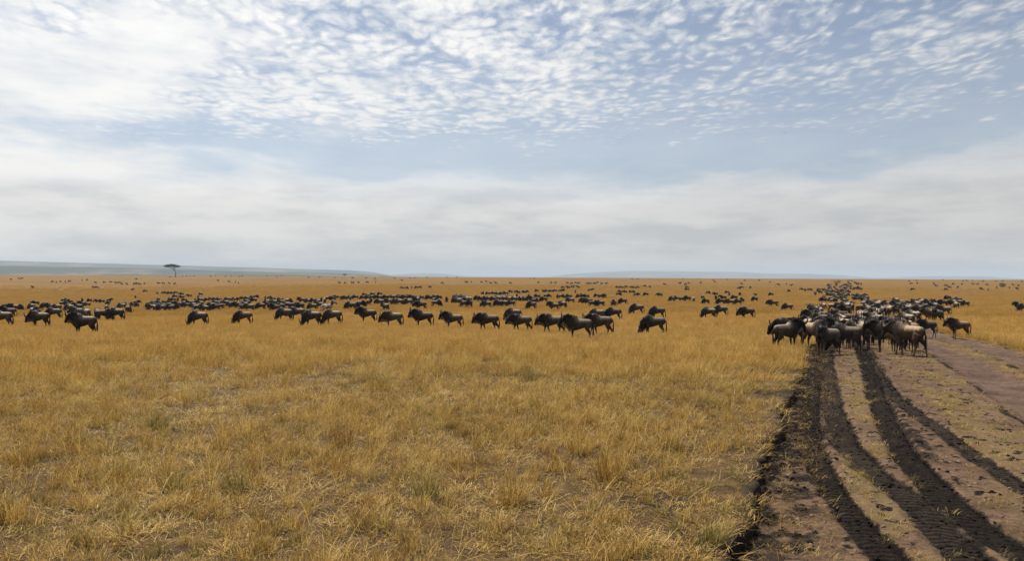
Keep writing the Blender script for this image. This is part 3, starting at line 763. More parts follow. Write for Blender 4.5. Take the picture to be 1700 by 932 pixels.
(5.54,102.25,166,'a',0.97,'g','grey wildebeest standing facing left, rightmost of middle ranks in centre grass'),
(49.01,102.25,0,'t',0.99,'d','dark wildebeest looking round facing right, second from right of middle ranks in road herd'),
(51.80,102.50,50,'t',0.97,'d','dark wildebeest looking round facing away, fourth from left of middle ranks on road herd flank'),
(-12.04,103.75,197,'w',1.03,'d','dark wildebeest walking facing left, sixth from left of middle ranks above near row'),
(45.59,104.75,66,'a',1.01,'d','dark wildebeest standing facing away, sixth from left of middle ranks in road herd'),
(-51.57,105.25,92,'g',1.00,'d','dark wildebeest grazing facing away, rightmost of middle ranks left of acacia'),
(-21.67,105.25,191,'g',1.04,'g','grey wildebeest grazing facing left, leftmost of middle ranks right of zebra'),
(2.65,105.50,208,'g',1.04,'g','grey wildebeest grazing facing left, third from right of middle ranks in centre grass'),
(48.03,106.00,96,'l',0.94,'g','grey wildebeest head low facing away, eighth from left of middle ranks in road herd'),
(-21.49,106.75,14,'g',0.94,'g','grey wildebeest grazing facing right, second from left of middle ranks right of zebra'),
(-32.43,107.50,186,'a',0.98,'d','dark wildebeest standing facing left, fourth from left of middle ranks left of zebra'),
(43.45,109.00,89,'l',0.93,'b','brownish wildebeest head low facing away, leftmost of middle ranks in road herd'),
(-27.94,109.75,176,'g',0.98,'g','grazing wildebeest just left of the zebra'),
(45.00,109.75,320,'t',0.95,'g','wildebeest with curled neck and bright rump beside the road herd'),
(-34.11,110.75,93,'a',1.00,'d','dark wildebeest standing facing away, third from left of middle ranks left of zebra'),
(47.45,111.00,110,'l',0.96,'g','grey wildebeest head low facing away, third from left of middle ranks in road herd'),
(-3.58,111.75,200,'l',0.96,'g','grey wildebeest head low facing left, leftmost of middle ranks in centre grass'),
(7.28,111.75,133,'l',0.99,'d','dark wildebeest head low facing away, leftmost of middle ranks right of centre'),
(60.07,112.00,93,'g',0.93,'b','brownish wildebeest grazing facing away, seventh from right of middle ranks on road herd flank'),
(-30.47,112.50,223,'g',1.01,'d','dark wildebeest grazing facing left, rightmost of middle ranks left of zebra'),
(55.37,112.75,178,'a',0.96,'b','brownish wildebeest standing facing left, leftmost of middle ranks on road herd flank'),
(-6.15,113.25,242,'w',1.05,'d','dark wildebeest walking facing viewer, rightmost of middle ranks above near row'),
(48.66,113.25,98,'l',0.99,'b','brownish wildebeest head low facing away, fourth from left of middle ranks in road herd'),
(-44.49,113.50,160,'l',0.96,'g','grey wildebeest head low facing left, leftmost of middle ranks right of acacia'),
(-38.05,113.50,179,'l',1.04,'g','grey wildebeest head low facing left, rightmost of middle ranks right of acacia'),
(-64.26,113.75,181,'g',1.01,'g','grey wildebeest grazing facing left, leftmost of middle ranks left of acacia'),
(-45.82,114.25,13,'g',1.03,'d','dark wildebeest grazing facing right, rightmost of middle ranks below acacia'),
(61.80,114.25,95,'l',0.92,'g','grey wildebeest head low facing away, sixth from right of middle ranks on road herd flank'),
(-6.99,114.52,135,'g',1.00,'b','brownish wildebeest grazing facing left, second from right of middle ranks above near row'),
(-33.96,115.00,193,'g',0.97,'d','dark wildebeest grazing facing left, fourth from right of middle ranks left of zebra'),
(53.53,115.00,126,'l',1.03,'b','brownish wildebeest head low facing away, seventh from right of middle ranks in road herd'),
(65.41,115.25,84,'g',1.00,'g','grey wildebeest grazing facing away, second from right of middle ranks on road herd flank'),
(-73.17,115.95,1,'g',1.01,'b','brownish wildebeest grazing facing right, third from left of middle ranks at far left'),
(-39.82,116.25,17,'l',1.01,'d','dark wildebeest head low facing right, third from right of middle ranks right of acacia'),
(-11.22,116.25,2,'g',1.00,'g','grey wildebeest grazing facing right, sixth from right of middle ranks above near row'),
(-74.06,116.50,220,'w',1.05,'d','dark wildebeest walking facing left, second from left of middle ranks at far left'),
(-44.08,116.50,209,'g',1.04,'d','dark wildebeest grazing facing left, third from left of middle ranks right of acacia'),
(-60.44,116.75,104,'g',0.96,'d','dark wildebeest grazing facing away, third from left of middle ranks left of acacia'),
(-1.94,116.75,165,'g',1.04,'d','dark wildebeest grazing facing left, second from left of middle ranks in centre grass'),
(75.94,117.25,180,'a',0.95,'g','wildebeest cut by the right edge of the picture'),
(-32.71,117.25,23,'g',1.02,'d','dark wildebeest grazing facing right, second from right of middle ranks left of zebra'),
(-1.27,117.46,170,'g',1.02,'b','brownish wildebeest grazing facing left, third from left of middle ranks in centre grass'),
(-68.30,117.50,190,'g',0.98,'b','brownish wildebeest grazing facing left, rightmost of middle ranks at far left'),
(-52.68,117.75,172,'g',1.01,'d','dark wildebeest grazing facing left, third from left of middle ranks below acacia'),
(-22.75,117.75,4,'g',1.00,'d','dark wildebeest grazing facing right, third from left of middle ranks right of zebra'),
(-37.85,118.00,176,'g',1.03,'d','dark wildebeest grazing facing left, leftmost of middle ranks left of zebra'),
(-76.24,118.25,183,'l',0.95,'g','grey wildebeest head low facing left, leftmost of middle ranks at far left'),
(-65.51,118.25,178,'a',1.03,'d','dark wildebeest standing facing left, second from left of middle ranks left of acacia'),
(-29.08,118.50,178,'l',0.97,'g','wildebeest partly hidden behind the zebra'),
(57.02,118.50,116,'a',0.97,'g','grey wildebeest standing facing away, rightmost of middle ranks in road herd'),
(-0.18,118.85,187,'g',0.97,'d','dark wildebeest grazing facing left, fourth from left of middle ranks in centre grass'),
(-51.56,119.06,54,'w',0.96,'d','dark wildebeest walking facing away, fourth from right of middle ranks below acacia'),
(12.37,119.25,9,'g',0.97,'d','dark wildebeest grazing facing right, fourth from left of middle ranks right of centre'),
(61.73,119.25,104,'a',1.03,'g','grey wildebeest standing facing away, fifth from left of middle ranks on road herd flank'),
(-70.47,119.75,190,'a',1.00,'d','dark wildebeest standing facing left, second from right of middle ranks at far left'),
(-54.44,119.75,329,'g',0.94,'g','grey wildebeest grazing facing right, second from left of middle ranks below acacia'),
(15.63,119.75,240,'l',1.02,'g','grey wildebeest head low facing viewer, second from right of middle ranks right of centre'),
(13.50,119.86,162,'g',0.99,'d','dark wildebeest grazing facing left, third from right of middle ranks right of centre'),
(-52.70,120.85,241,'g',1.01,'g','grey wildebeest grazing facing viewer, fourth from left of middle ranks below acacia'),
(-55.67,121.00,171,'g',1.00,'g','grey wildebeest grazing facing left, leftmost of middle ranks below acacia'),
(60.66,121.00,0,'l',0.96,'d','dark wildebeest head low facing right, third from left of middle ranks on road herd flank'),
(40.73,122.00,163,'w',1.01,'b','brownish wildebeest walking facing left, rightmost of middle ranks beside road herd'),
(-45.87,123.00,220,'g',1.01,'g','grey wildebeest grazing facing left, fourth from left of middle ranks right of acacia'),
(-35.43,123.00,162,'g',1.03,'d','dark wildebeest grazing facing left, third from right of middle ranks left of zebra'),
(-16.28,123.00,187,'g',1.01,'g','grey wildebeest grazing facing left, fourth from left of middle ranks above near row'),
(-76.01,124.00,168,'g',1.03,'g','grey wildebeest grazing facing left, fourth from left of middle ranks at far left'),
(57.78,125.00,95,'l',0.97,'d','dark wildebeest head low facing away, eighth from right of middle ranks in road herd'),
(52.50,125.00,284,'g',0.94,'d','dark wildebeest grazing facing viewer, second from left of middle ranks in road herd'),
(72.98,126.00,182,'g',0.96,'g','single wildebeest grazing on the grass right of the road herd'),
(-48.25,126.00,167,'l',1.05,'g','grey wildebeest head low facing left, second from left of middle ranks right of acacia'),
(-18.16,126.00,158,'g',1.03,'g','grey wildebeest grazing facing left, third from left of middle ranks above near row'),
(-44.48,127.00,178,'l',1.04,'d','dark wildebeest head low facing left, fifth from right of middle ranks right of acacia'),
(-23.26,127.00,68,'a',0.95,'g','grey wildebeest standing facing away, second from right of middle ranks right of zebra'),
(-16.46,127.00,6,'a',1.03,'g','grey wildebeest standing facing right, fifth from left of middle ranks above near row'),
(-21.59,128.00,165,'l',0.97,'g','grey wildebeest head low facing left, rightmost of middle ranks right of zebra'),
(-76.85,129.00,220,'g',1.02,'g','grey wildebeest grazing facing left, third from right of middle ranks at far left'),
(-19.30,129.00,231,'g',0.95,'g','grey wildebeest grazing facing viewer, second from left of middle ranks above near row'),
(71.06,129.00,176,'l',1.05,'d','dark wildebeest head low facing left, fifth from right of middle ranks on road herd flank'),
(55.68,129.00,86,'t',0.98,'d','dark wildebeest looking round facing away, fifth from left of middle ranks in road herd'),
(60.39,129.00,112,'t',1.02,'g','grey wildebeest looking round facing away, fifth from right of middle ranks in road herd'),
(58.19,129.00,295,'a',0.99,'g','grey wildebeest standing facing viewer, seventh from left of middle ranks in road herd'),
(-46.24,130.00,173,'g',0.96,'b','brownish wildebeest grazing facing left, sixth from left of middle ranks right of acacia'),
(-9.06,130.00,174,'l',0.96,'d','dark wildebeest head low facing left, fourth from right of middle ranks above near row'),
(73.26,130.00,157,'l',1.00,'d','dark wildebeest head low facing left, fourth from right of middle ranks on road herd flank'),
(67.47,130.00,159,'t',0.99,'d','dark wildebeest looking round facing left, seventh from left of middle ranks on road herd flank'),
(-41.18,131.00,246,'l',1.00,'d','dark wildebeest head low facing viewer, second from left of middle ranks left of zebra'),
(12.76,131.00,168,'l',1.03,'d','dark wildebeest head low facing left, third from left of middle ranks right of centre'),
(36.60,131.00,153,'l',1.03,'b','brownish wildebeest head low facing left, leftmost of middle ranks beside road herd'),
(59.99,131.00,184,'w',0.93,'g','grey wildebeest walking facing left, ninth from right of middle ranks in road herd'),
(61.55,131.00,60,'l',1.00,'g','grey wildebeest head low facing away, fourth from right of middle ranks in road herd'),
(-20.83,132.00,217,'w',0.97,'g','grey wildebeest walking facing left, leftmost of middle ranks above near row'),
(-8.49,132.00,340,'g',1.04,'d','dark wildebeest grazing facing right, third from right of middle ranks above near row'),
(18.72,132.00,187,'g',1.03,'d','dark wildebeest grazing facing left, rightmost of middle ranks right of centre'),
(38.37,133.00,188,'g',0.97,'d','dark wildebeest grazing facing left, second from left of middle ranks beside road herd'),
(62.68,133.00,191,'g',0.98,'b','brownish wildebeest grazing facing left, third from right of middle ranks in road herd'),
(-54.47,134.00,156,'l',0.99,'g','grey wildebeest head low facing left, second from right of middle ranks below acacia'),
(35.74,134.00,180,'g',1.02,'d','dark wildebeest grazing facing left, rightmost of middle ranks left of road herd'),
(69.46,134.00,170,'t',0.93,'d','dark wildebeest looking round facing left, sixth from left of middle ranks on road herd flank'),
(-67.25,135.00,180,'g',1.00,'g','grey wildebeest grazing facing left, second from right of middle ranks left of acacia'),
(33.43,135.00,195,'g',0.97,'d','dark wildebeest grazing facing left, leftmost of middle ranks left of road herd'),
(67.00,135.00,144,'l',0.97,'g','grey wildebeest head low facing left, second from left of middle ranks on road herd flank'),
(-46.23,135.38,175,'g',0.96,'g','grey wildebeest grazing facing left, second from right of middle ranks right of acacia'),
(12.62,136.00,188,'l',1.00,'g','grey wildebeest head low facing left, second from left of middle ranks right of centre'),
(-47.49,137.00,284,'g',0.96,'d','dark wildebeest grazing facing viewer, fourth from right of middle ranks right of acacia'),
(3.94,137.00,44,'l',0.95,'b','brownish wildebeest head low facing right, second from right of middle ranks in centre grass'),
(-69.06,138.00,138,'g',1.04,'d','dark wildebeest grazing facing left, third from right of middle ranks left of acacia'),
(-57.35,138.00,195,'l',0.97,'d','dark wildebeest head low facing left, third from right of middle ranks below acacia'),
(77.98,138.00,93,'a',0.95,'b','brownish wildebeest standing facing away, third from right of middle ranks on road herd flank'),
(72.45,138.00,303,'l',1.03,'g','grey wildebeest head low facing viewer, eighth from left of middle ranks on road herd flank'),
(-50.07,139.00,171,'g',0.96,'g','grey wildebeest grazing facing left, fifth from left of middle ranks right of acacia'),
(79.29,139.00,151,'t',0.97,'g','grey wildebeest looking round facing left, rightmost of middle ranks on road herd flank'),
(63.63,139.00,135,'l',0.96,'d','dark wildebeest head low facing left, ninth from left of middle ranks in road herd'),
(-9.90,139.78,187,'g',1.05,'d','dark wildebeest grazing facing left, fifth from right of middle ranks above near row'),
(-62.50,140.00,204,'g',0.97,'b','brownish wildebeest grazing facing left, fourth from left of upper ranks below acacia'),
(-13.76,140.00,311,'g',0.94,'d','dark wildebeest grazing facing viewer, second from left of upper ranks above near row'),
(-11.67,140.00,266,'g',1.01,'d','dark wildebeest grazing facing viewer, third from left of upper ranks above near row'),
(-58.98,140.72,262,'w',1.00,'g','grey wildebeest walking facing viewer, rightmost of upper ranks below acacia'),
(-60.13,141.00,217,'a',1.05,'d','dark wildebeest standing facing left, second from right of upper ranks below acacia'),
(10.59,141.00,152,'l',0.98,'g','grey wildebeest head low facing left, only one of upper ranks right of centre'),
(79.39,141.00,1,'w',1.02,'d','dark wildebeest walking facing right, rightmost of upper ranks on road herd flank'),
(-65.07,142.00,212,'w',0.98,'d','dark wildebeest walking facing left, second from left of upper ranks below acacia'),
(-61.72,142.00,3,'a',1.04,'d','dark wildebeest standing facing right, third from right of upper ranks below acacia'),
(-35.23,142.00,147,'g',1.02,'d','dark wildebeest grazing facing left, second from right of upper ranks left of zebra'),
(-17.12,142.00,126,'a',1.00,'d','dark wildebeest standing facing away, leftmost of upper ranks above near row'),
(-64.89,143.18,233,'l',0.98,'d','dark wildebeest head low facing viewer, third from left of upper ranks below acacia'),
(-8.31,143.73,142,'g',1.02,'g','grey wildebeest grazing facing left, rightmost of upper ranks above near row'),
(-66.77,144.00,163,'g',0.99,'g','grey wildebeest grazing facing left, leftmost of upper ranks below acacia'),
(-63.34,144.62,177,'g',0.95,'d','dark wildebeest grazing facing left, fourth from right of upper ranks below acacia'),
(-8.53,145.00,169,'a',0.95,'b','brownish wildebeest standing facing left, third from right of upper ranks above near row'),
(5.89,145.00,196,'g',1.02,'d','dark wildebeest grazing facing left, rightmost of upper ranks in centre grass'),
(78.55,145.00,171,'g',0.95,'g','grey wildebeest grazing facing left, second from right of upper ranks on road herd flank'),
(-44.31,146.00,159,'g',1.01,'g','grey wildebeest grazing facing left, third from left of upper ranks left of zebra'),
(-5.07,146.00,239,'g',1.02,'d','dark wildebeest grazing facing viewer, fourth from left of upper ranks in centre grass'),
(74.59,146.00,227,'g',0.99,'g','grey wildebeest grazing facing viewer, second from left of upper ranks on road herd flank'),
(66.01,146.00,29,'t',0.99,'g','grey wildebeest looking round facing right, rightmost of upper ranks in road herd'),
(3.87,146.35,186,'a',1.01,'d','dark wildebeest standing facing left, second from right of upper ranks in centre grass'),
(-58.16,147.00,106,'l',1.02,'d','dark wildebeest head low facing away, leftmost of upper ranks right of acacia'),
(-70.43,147.00,266,'g',0.96,'d','dark wildebeest grazing facing viewer, rightmost of upper ranks left of acacia'),
(-7.78,147.00,106,'w',0.94,'g','grey wildebeest walking facing away, leftmost of upper ranks in centre grass'),
(-2.04,147.00,69,'g',0.99,'d','dark wildebeest grazing facing away, eighth from left of upper ranks in centre grass'),
(1.03,147.00,30,'g',1.00,'g','grey wildebeest grazing facing right, fifth from right of upper ranks in centre grass'),
(2.50,147.00,48,'g',0.97,'d','dark wildebeest grazing facing away, third from right of upper ranks in centre grass'),
(43.21,147.00,224,'g',1.01,'g','grey wildebeest grazing facing left, leftmost of upper ranks beside road herd'),
(-9.31,148.00,182,'w',1.03,'g','grey wildebeest walking facing left, fourth from right of upper ranks above near row'),
(-3.53,148.00,195,'g',0.94,'g','grey wildebeest grazing facing left, sixth from left of upper ranks in centre grass'),
(-0.59,148.86,139,'g',0.98,'b','brownish wildebeest grazing facing left, seventh from right of upper ranks in centre grass'),
(-10.04,149.00,198,'l',1.00,'g','grey wildebeest head low facing left, fourth from left of upper ranks above near row'),
(-6.12,149.00,240,'g',0.98,'d','dark wildebeest grazing facing viewer, third from left of upper ranks in centre grass'),
(-4.50,149.00,200,'g',0.96,'g','grey wildebeest grazing facing left, fifth from left of upper ranks in centre grass'),
(79.91,149.00,232,'l',0.94,'d','dark wildebeest head low facing viewer, third from right of upper ranks on road herd flank'),
(-35.86,150.00,104,'g',1.04,'g','grey wildebeest grazing facing away, rightmost of upper ranks left of zebra'),
(-1.13,150.00,336,'g',1.04,'d','dark wildebeest grazing facing right, eighth from right of upper ranks in centre grass'),
(0.37,150.00,137,'g',1.02,'d','dark wildebeest grazing facing left, sixth from right of upper ranks in centre grass'),
(34.83,150.00,78,'g',0.99,'g','grey wildebeest grazing facing away, rightmost of upper ranks left of road herd'),
(-46.79,151.00,6,'l',0.96,'b','brownish wildebeest head low facing right, second from left of upper ranks left of zebra'),
(-44.46,151.00,162,'g',0.94,'g','grey wildebeest grazing facing left, fourth from left of upper ranks left of zebra'),
(-8.81,151.00,174,'g',1.01,'d','dark wildebeest grazing facing left, second from right of upper ranks above near row'),
(1.88,151.00,325,'g',0.96,'g','grey wildebeest grazing facing right, fourth from right of upper ranks in centre grass'),
(-6.57,151.42,188,'g',1.02,'g','grey wildebeest grazing facing left, second from left of upper ranks in centre grass'),
(-2.80,152.00,157,'g',1.02,'g','grey wildebeest grazing facing left, seventh from left of upper ranks in centre grass'),
(-51.71,153.00,169,'l',1.00,'d','dark wildebeest head low facing left, rightmost of upper ranks right of acacia'),
(-38.94,153.00,235,'g',1.00,'g','grey wildebeest grazing facing viewer, third from right of upper ranks left of zebra'),
(31.28,153.00,208,'g',1.01,'g','grey wildebeest grazing facing left, leftmost of upper ranks left of road herd'),
(62.71,153.00,298,'w',0.97,'d','dark wildebeest walking facing viewer, third from left of upper ranks in road herd'),
(-40.03,154.00,169,'g',0.95,'g','grey wildebeest grazing facing left, fourth from right of upper ranks left of zebra'),
(80.50,154.00,177,'g',0.94,'b','brownish wildebeest grazing facing left, third from left of upper ranks on road herd flank'),
(-75.25,155.00,276,'l',1.00,'b','brownish wildebeest head low facing viewer, second from right of upper ranks left of acacia'),
(-48.73,155.00,254,'g',0.95,'g','grey wildebeest grazing facing viewer, leftmost of upper ranks left of zebra'),
(65.82,155.00,106,'a',0.98,'d','dark wildebeest standing facing away, second from right of upper ranks in road herd'),
(-84.43,155.60,188,'g',0.94,'g','grey wildebeest grazing facing left, second from left of upper ranks left of acacia'),
(-85.50,156.00,219,'a',1.00,'g','grey wildebeest standing facing left, leftmost of upper ranks left of acacia'),
(-44.51,156.00,351,'g',1.03,'g','grey wildebeest grazing facing right, fifth from left of upper ranks left of zebra'),
(34.24,157.00,350,'a',0.95,'d','dark wildebeest standing facing right, third from left of upper ranks left of road herd'),
(48.71,157.00,197,'g',1.00,'d','dark wildebeest grazing facing left, rightmost of upper ranks beside road herd'),
(35.38,157.81,187,'l',1.04,'d','dark wildebeest head low facing left, second from right of upper ranks left of road herd'),
(-78.71,158.00,115,'g',1.02,'d','dark wildebeest grazing facing away, third from left of upper ranks left of acacia'),
(77.58,158.00,106,'l',1.01,'g','grey wildebeest head low facing away, leftmost of upper ranks on road herd flank'),
(62.90,158.00,187,'l',0.96,'d','dark wildebeest head low facing left, leftmost of upper ranks in road herd'),
(-91.19,159.00,356,'l',1.03,'g','grey wildebeest head low facing right, only one of upper ranks at far left'),
(-42.63,159.00,175,'a',1.01,'d','dark wildebeest standing facing left, fifth from right of upper ranks left of zebra'),
(65.02,159.00,188,'l',1.00,'g','grey wildebeest head low facing left, second from left of upper ranks in road herd'),
(-58.51,160.00,162,'l',0.98,'d','dark wildebeest head low facing left, second from left of upper ranks right of acacia'),
(33.73,160.00,174,'l',0.99,'g','grey wildebeest head low facing left, second from left of upper ranks left of road herd'),
]
FAR = [
(-39.2,161.0,290,'g','d'),(-15.0,161.0,214,'w','d'),(91.8,161.0,134,'l','g'),(-16.9,161.2,174,'g','d'),(-80.0,162.0,121,'g','d'),
(-17.3,162.0,170,'g','d'),(66.7,162.0,123,'g','g'),(64.4,162.0,94,'l','b'),(-61.7,163.0,165,'l','b'),(73.1,163.0,194,'a','g'),
(-16.1,164.0,147,'l','d'),(-11.1,164.0,358,'g','d'),(-100.4,165.0,204,'l','g'),(-61.4,165.0,113,'g','g'),(-23.6,165.0,19,'g','d'),
(-19.0,165.0,131,'g','g'),(-22.7,166.0,200,'l','g'),(75.0,166.0,11,'g','d'),(-67.6,167.0,8,'l','d'),(-21.5,167.5,220,'l','b'),
(-69.2,168.0,175,'l','d'),(-75.9,169.0,149,'g','g'),(-28.7,169.0,182,'a','d'),(-25.1,169.0,348,'a','b'),(-87.7,170.0,269,'l','g'),
(-35.1,170.0,102,'g','d'),(-29.6,170.0,161,'l','d'),(-22.3,170.0,190,'w','d'),(44.3,170.0,242,'g','b'),(45.9,170.0,172,'a','d'),
(-27.5,170.4,209,'g','d'),(-74.9,171.0,246,'g','d'),(-26.2,171.0,144,'l','d'),(-12.4,171.0,37,'g','g'),(77.2,171.0,168,'g','g'),
(-78.4,172.0,21,'g','d'),(-76.5,172.0,228,'g','d'),(-31.7,172.0,192,'l','d'),(-79.7,173.0,324,'g','b'),(-51.2,173.0,186,'g','b'),
(-39.6,173.0,193,'w','d'),(76.2,173.0,160,'g','g'),(-40.8,174.0,355,'a','g'),(-33.1,174.0,171,'g','d'),(10.1,174.0,260,'w','b'),
(73.7,174.0,189,'t','g'),(-59.0,175.0,35,'a','d'),(-37.4,175.0,195,'g','d'),(1.1,175.0,267,'a','d'),(49.7,175.0,178,'g','d'),
(5.7,176.0,164,'g','g'),(7.8,176.0,8,'l','g'),(11.1,176.0,346,'g','g'),(42.9,176.0,101,'g','g'),(78.8,176.0,16,'w','d'),
(-84.9,177.0,49,'w','g'),(-58.4,177.0,197,'g','d'),(-31.8,177.0,170,'a','g'),(-1.2,177.0,107,'g','g'),(3.8,177.0,264,'w','g'),
(16.8,177.0,193,'w','g'),(15.2,177.7,196,'g','g'),(12.9,178.0,162,'g','g'),(98.7,178.0,208,'g','b'),(13.0,179.0,177,'g','g'),
(71.4,179.0,55,'t','g'),(100.0,179.4,188,'g','g'),(-38.9,180.0,24,'g','g'),(-36.0,180.0,185,'g','g'),(20.6,181.0,19,'g','g'),
(-37.5,182.0,163,'g','g'),(75.6,182.0,129,'a','g'),(79.3,182.0,48,'a','g'),(-55.9,183.0,209,'g','d'),(16.5,183.0,227,'a','d'),
(82.9,183.0,112,'a','g'),(-104.2,185.0,147,'g','g'),(21.9,185.0,231,'l','g'),(-41.8,186.0,205,'l','d'),(76.8,186.0,70,'t','d'),
(84.8,188.0,187,'a','d'),(20.5,189.0,151,'g','b'),(79.5,190.0,172,'a','d'),(-100.6,192.0,196,'l','d'),(84.9,192.0,179,'a','b'),
(-109.5,193.0,338,'g','d'),(-102.7,194.0,181,'l','d'),(82.1,194.0,17,'t','g'),(-76.9,195.0,89,'l','b'),(-68.7,195.0,342,'l','d'),
(-70.2,196.0,80,'a','g'),(-106.3,197.0,247,'g','g'),(-71.7,197.0,203,'g','g'),(-74.1,198.0,178,'l','d'),(-113.9,199.0,7,'l','g'),
(-109.2,199.0,291,'a','d'),(-80.5,199.0,295,'l','g'),(-62.7,199.0,288,'g','d'),(-102.9,200.0,355,'a','d'),(-77.9,200.0,197,'g','d'),
(-84.1,201.0,175,'g','d'),(-80.1,201.0,172,'g','d'),(38.0,201.0,181,'w','d'),(-76.6,202.0,198,'g','g'),(88.6,202.0,185,'a','d'),
(32.2,203.0,341,'l','g'),(84.3,203.0,48,'l','d'),(-69.1,204.0,169,'g','g'),(-88.7,205.0,192,'g','b'),(-70.6,205.0,238,'w','b'),
(-63.5,205.0,342,'g','d'),(-87.8,205.7,306,'g','g'),(-79.3,206.0,191,'g','g'),(-90.8,208.0,160,'g','d'),(94.0,208.0,200,'w','d'),
(-94.4,209.0,140,'g','b'),(35.9,210.0,191,'g','g'),(89.3,210.0,123,'a','d'),(93.3,210.0,131,'a','g'),(28.9,212.0,0,'g','g'),
(-70.8,213.0,253,'l','d'),(-3.9,214.0,151,'w','d'),(-40.5,215.0,153,'g','g'),(-36.6,217.0,193,'g','g'),(-2.8,217.0,158,'l','d'),
(-6.7,218.0,152,'g','b'),(-71.6,219.0,35,'g','d'),(-39.0,219.0,158,'g','g'),(88.6,219.0,193,'l','b'),(-5.2,220.0,158,'l','d'),
(-1.7,220.0,164,'a','g'),(89.8,221.0,246,'g','d'),(61.6,222.0,268,'g','g'),(69.1,222.0,98,'w','g'),(95.0,222.0,328,'g','d'),
(-8.4,223.0,58,'g','g'),(73.8,223.0,188,'g','b'),(93.7,224.0,193,'t','d'),(-94.8,225.0,216,'w','b'),(58.5,225.0,190,'w','d'),
(96.1,226.0,184,'l','d'),(66.1,227.0,227,'g','b'),(92.4,227.0,177,'l','g'),(93.3,228.0,160,'l','d'),(95.8,228.0,93,'g','d'),
(-91.8,229.0,126,'g','g'),(-110.6,230.0,290,'l','g'),(93.1,230.0,344,'l','g'),(89.1,230.0,258,'g','d'),(-99.9,232.0,224,'g','g'),
(98.9,233.0,200,'l','b'),(-97.2,236.0,193,'w','d'),(96.2,237.0,127,'a','b'),(92.2,238.0,90,'a','g'),(2.3,241.0,85,'g','b'),
(3.8,242.3,210,'l','d'),(1.3,244.0,19,'g','d'),(61.1,244.0,18,'g','g'),(-0.4,246.0,211,'l','b'),(4.4,246.0,340,'l','d'),
(99.1,246.0,109,'a','d'),(100.3,247.0,61,'a','b'),(35.9,248.0,207,'w','d'),(38.6,248.0,220,'l','d'),(20.1,248.0,262,'g','d'),
(103.9,249.0,173,'l','d'),(34.6,250.0,175,'l','g'),(68.7,250.0,138,'g','d'),(106.2,250.0,116,'a','b'),(37.9,251.0,229,'g','g'),
(99.2,252.0,176,'a','d'),(-100.6,253.0,162,'g','d'),(-107.6,255.0,219,'l','d'),(12.7,255.0,148,'g','d'),(11.3,256.0,179,'g','g'),
(8.2,260.0,210,'g','b'),(10.3,260.0,255,'w','d'),(16.0,260.0,22,'w','b'),(14.4,261.0,156,'g','d'),(108.8,265.0,176,'g','g'),
(114.5,266.0,190,'t','d'),(-116.8,267.0,216,'g','g'),(-118.4,268.0,196,'w','g'),(-116.2,268.0,173,'g','g'),(17.7,268.0,236,'g','d'),
(108.1,268.0,177,'g','d'),(-122.3,270.0,128,'l','d'),(-115.9,270.0,184,'g','d'),(110.2,271.0,149,'w','d'),(-121.4,272.0,133,'l','g'),
(26.5,272.0,89,'l','d'),(114.2,272.0,234,'t','g'),(96.6,273.0,212,'g','b'),(112.1,273.0,154,'l','d'),(27.8,275.0,348,'a','d'),
(113.5,276.0,257,'l','g'),(112.2,280.0,64,'t','g'),(120.0,281.0,106,'g','g'),(107.1,286.0,228,'a','d'),(114.8,288.0,160,'a','d'),
(123.2,288.0,354,'g','g'),(124.6,291.0,191,'a','d'),(65.3,292.0,159,'g','b'),(123.2,292.0,185,'l','b'),(121.5,292.0,107,'t','d'),
(-137.7,294.0,188,'g','g'),(113.1,297.0,318,'g','d'),(116.7,298.0,186,'g','d'),(120.1,300.0,77,'w','g'),(120.7,302.0,203,'l','g'),
(-40.9,303.0,12,'g','b'),(-42.6,304.0,164,'l','d'),(115.9,306.0,298,'g','b'),(128.1,308.0,64,'a','g'),(-37.7,309.0,197,'g','d'),
(114.1,309.0,309,'g','d'),(-40.0,312.0,110,'w','g'),(-151.7,313.0,335,'a','d'),(-37.1,315.0,338,'g','d'),(140.5,316.0,155,'w','g'),
(138.4,318.0,92,'a','b'),(163.3,319.0,158,'g','d'),(194.0,319.0,238,'g','d'),(128.8,319.0,257,'t','g'),(-33.6,322.0,148,'l','b'),
(141.7,323.0,178,'a','d'),(93.8,324.0,321,'g','g'),(21.2,325.0,172,'g','g'),(23.5,325.0,195,'a','d'),(180.2,325.0,181,'g','d'),
(144.7,325.0,172,'w','b'),(51.3,328.0,154,'a','g'),(133.5,328.0,117,'a','g'),(46.7,329.0,164,'w','d'),(23.7,330.0,167,'a','g'),
(28.0,331.0,187,'a','d'),(44.5,331.0,206,'l','b'),(143.0,331.0,270,'t','d'),(199.7,333.0,184,'a','d'),(51.0,334.0,194,'w','b'),
(53.7,334.0,149,'g','d'),(26.1,336.0,139,'a','g'),(46.4,336.0,233,'g','g'),(147.5,336.0,353,'w','d'),(143.9,338.0,172,'w','g'),
(-179.7,339.0,196,'l','b'),(-208.1,340.0,264,'a','d'),(103.6,340.0,221,'g','d'),(-182.3,341.0,154,'a','b'),(49.9,341.0,211,'a','g'),
(76.2,341.0,144,'g','d'),(100.5,342.0,160,'g','d'),(141.2,342.0,88,'l','b'),(60.5,343.0,115,'a','d'),(26.6,344.0,344,'a','d'),
(222.0,344.0,196,'a','d'),(158.9,359.0,209,'a','g'),(154.6,362.0,286,'a','b'),(61.4,363.0,335,'g','g'),(148.6,366.0,136,'a','d'),
(205.7,368.0,161,'w','g'),(210.0,369.0,265,'a','d'),(152.2,370.0,281,'a','b'),(230.9,373.0,251,'g','b'),(238.2,375.0,64,'w','g'),
(161.9,375.0,3,'a','d'),(157.9,377.0,85,'g','b'),(159.8,380.0,49,'l','b'),(-191.6,403.0,184,'a','d'),(144.0,404.0,335,'a','d'),
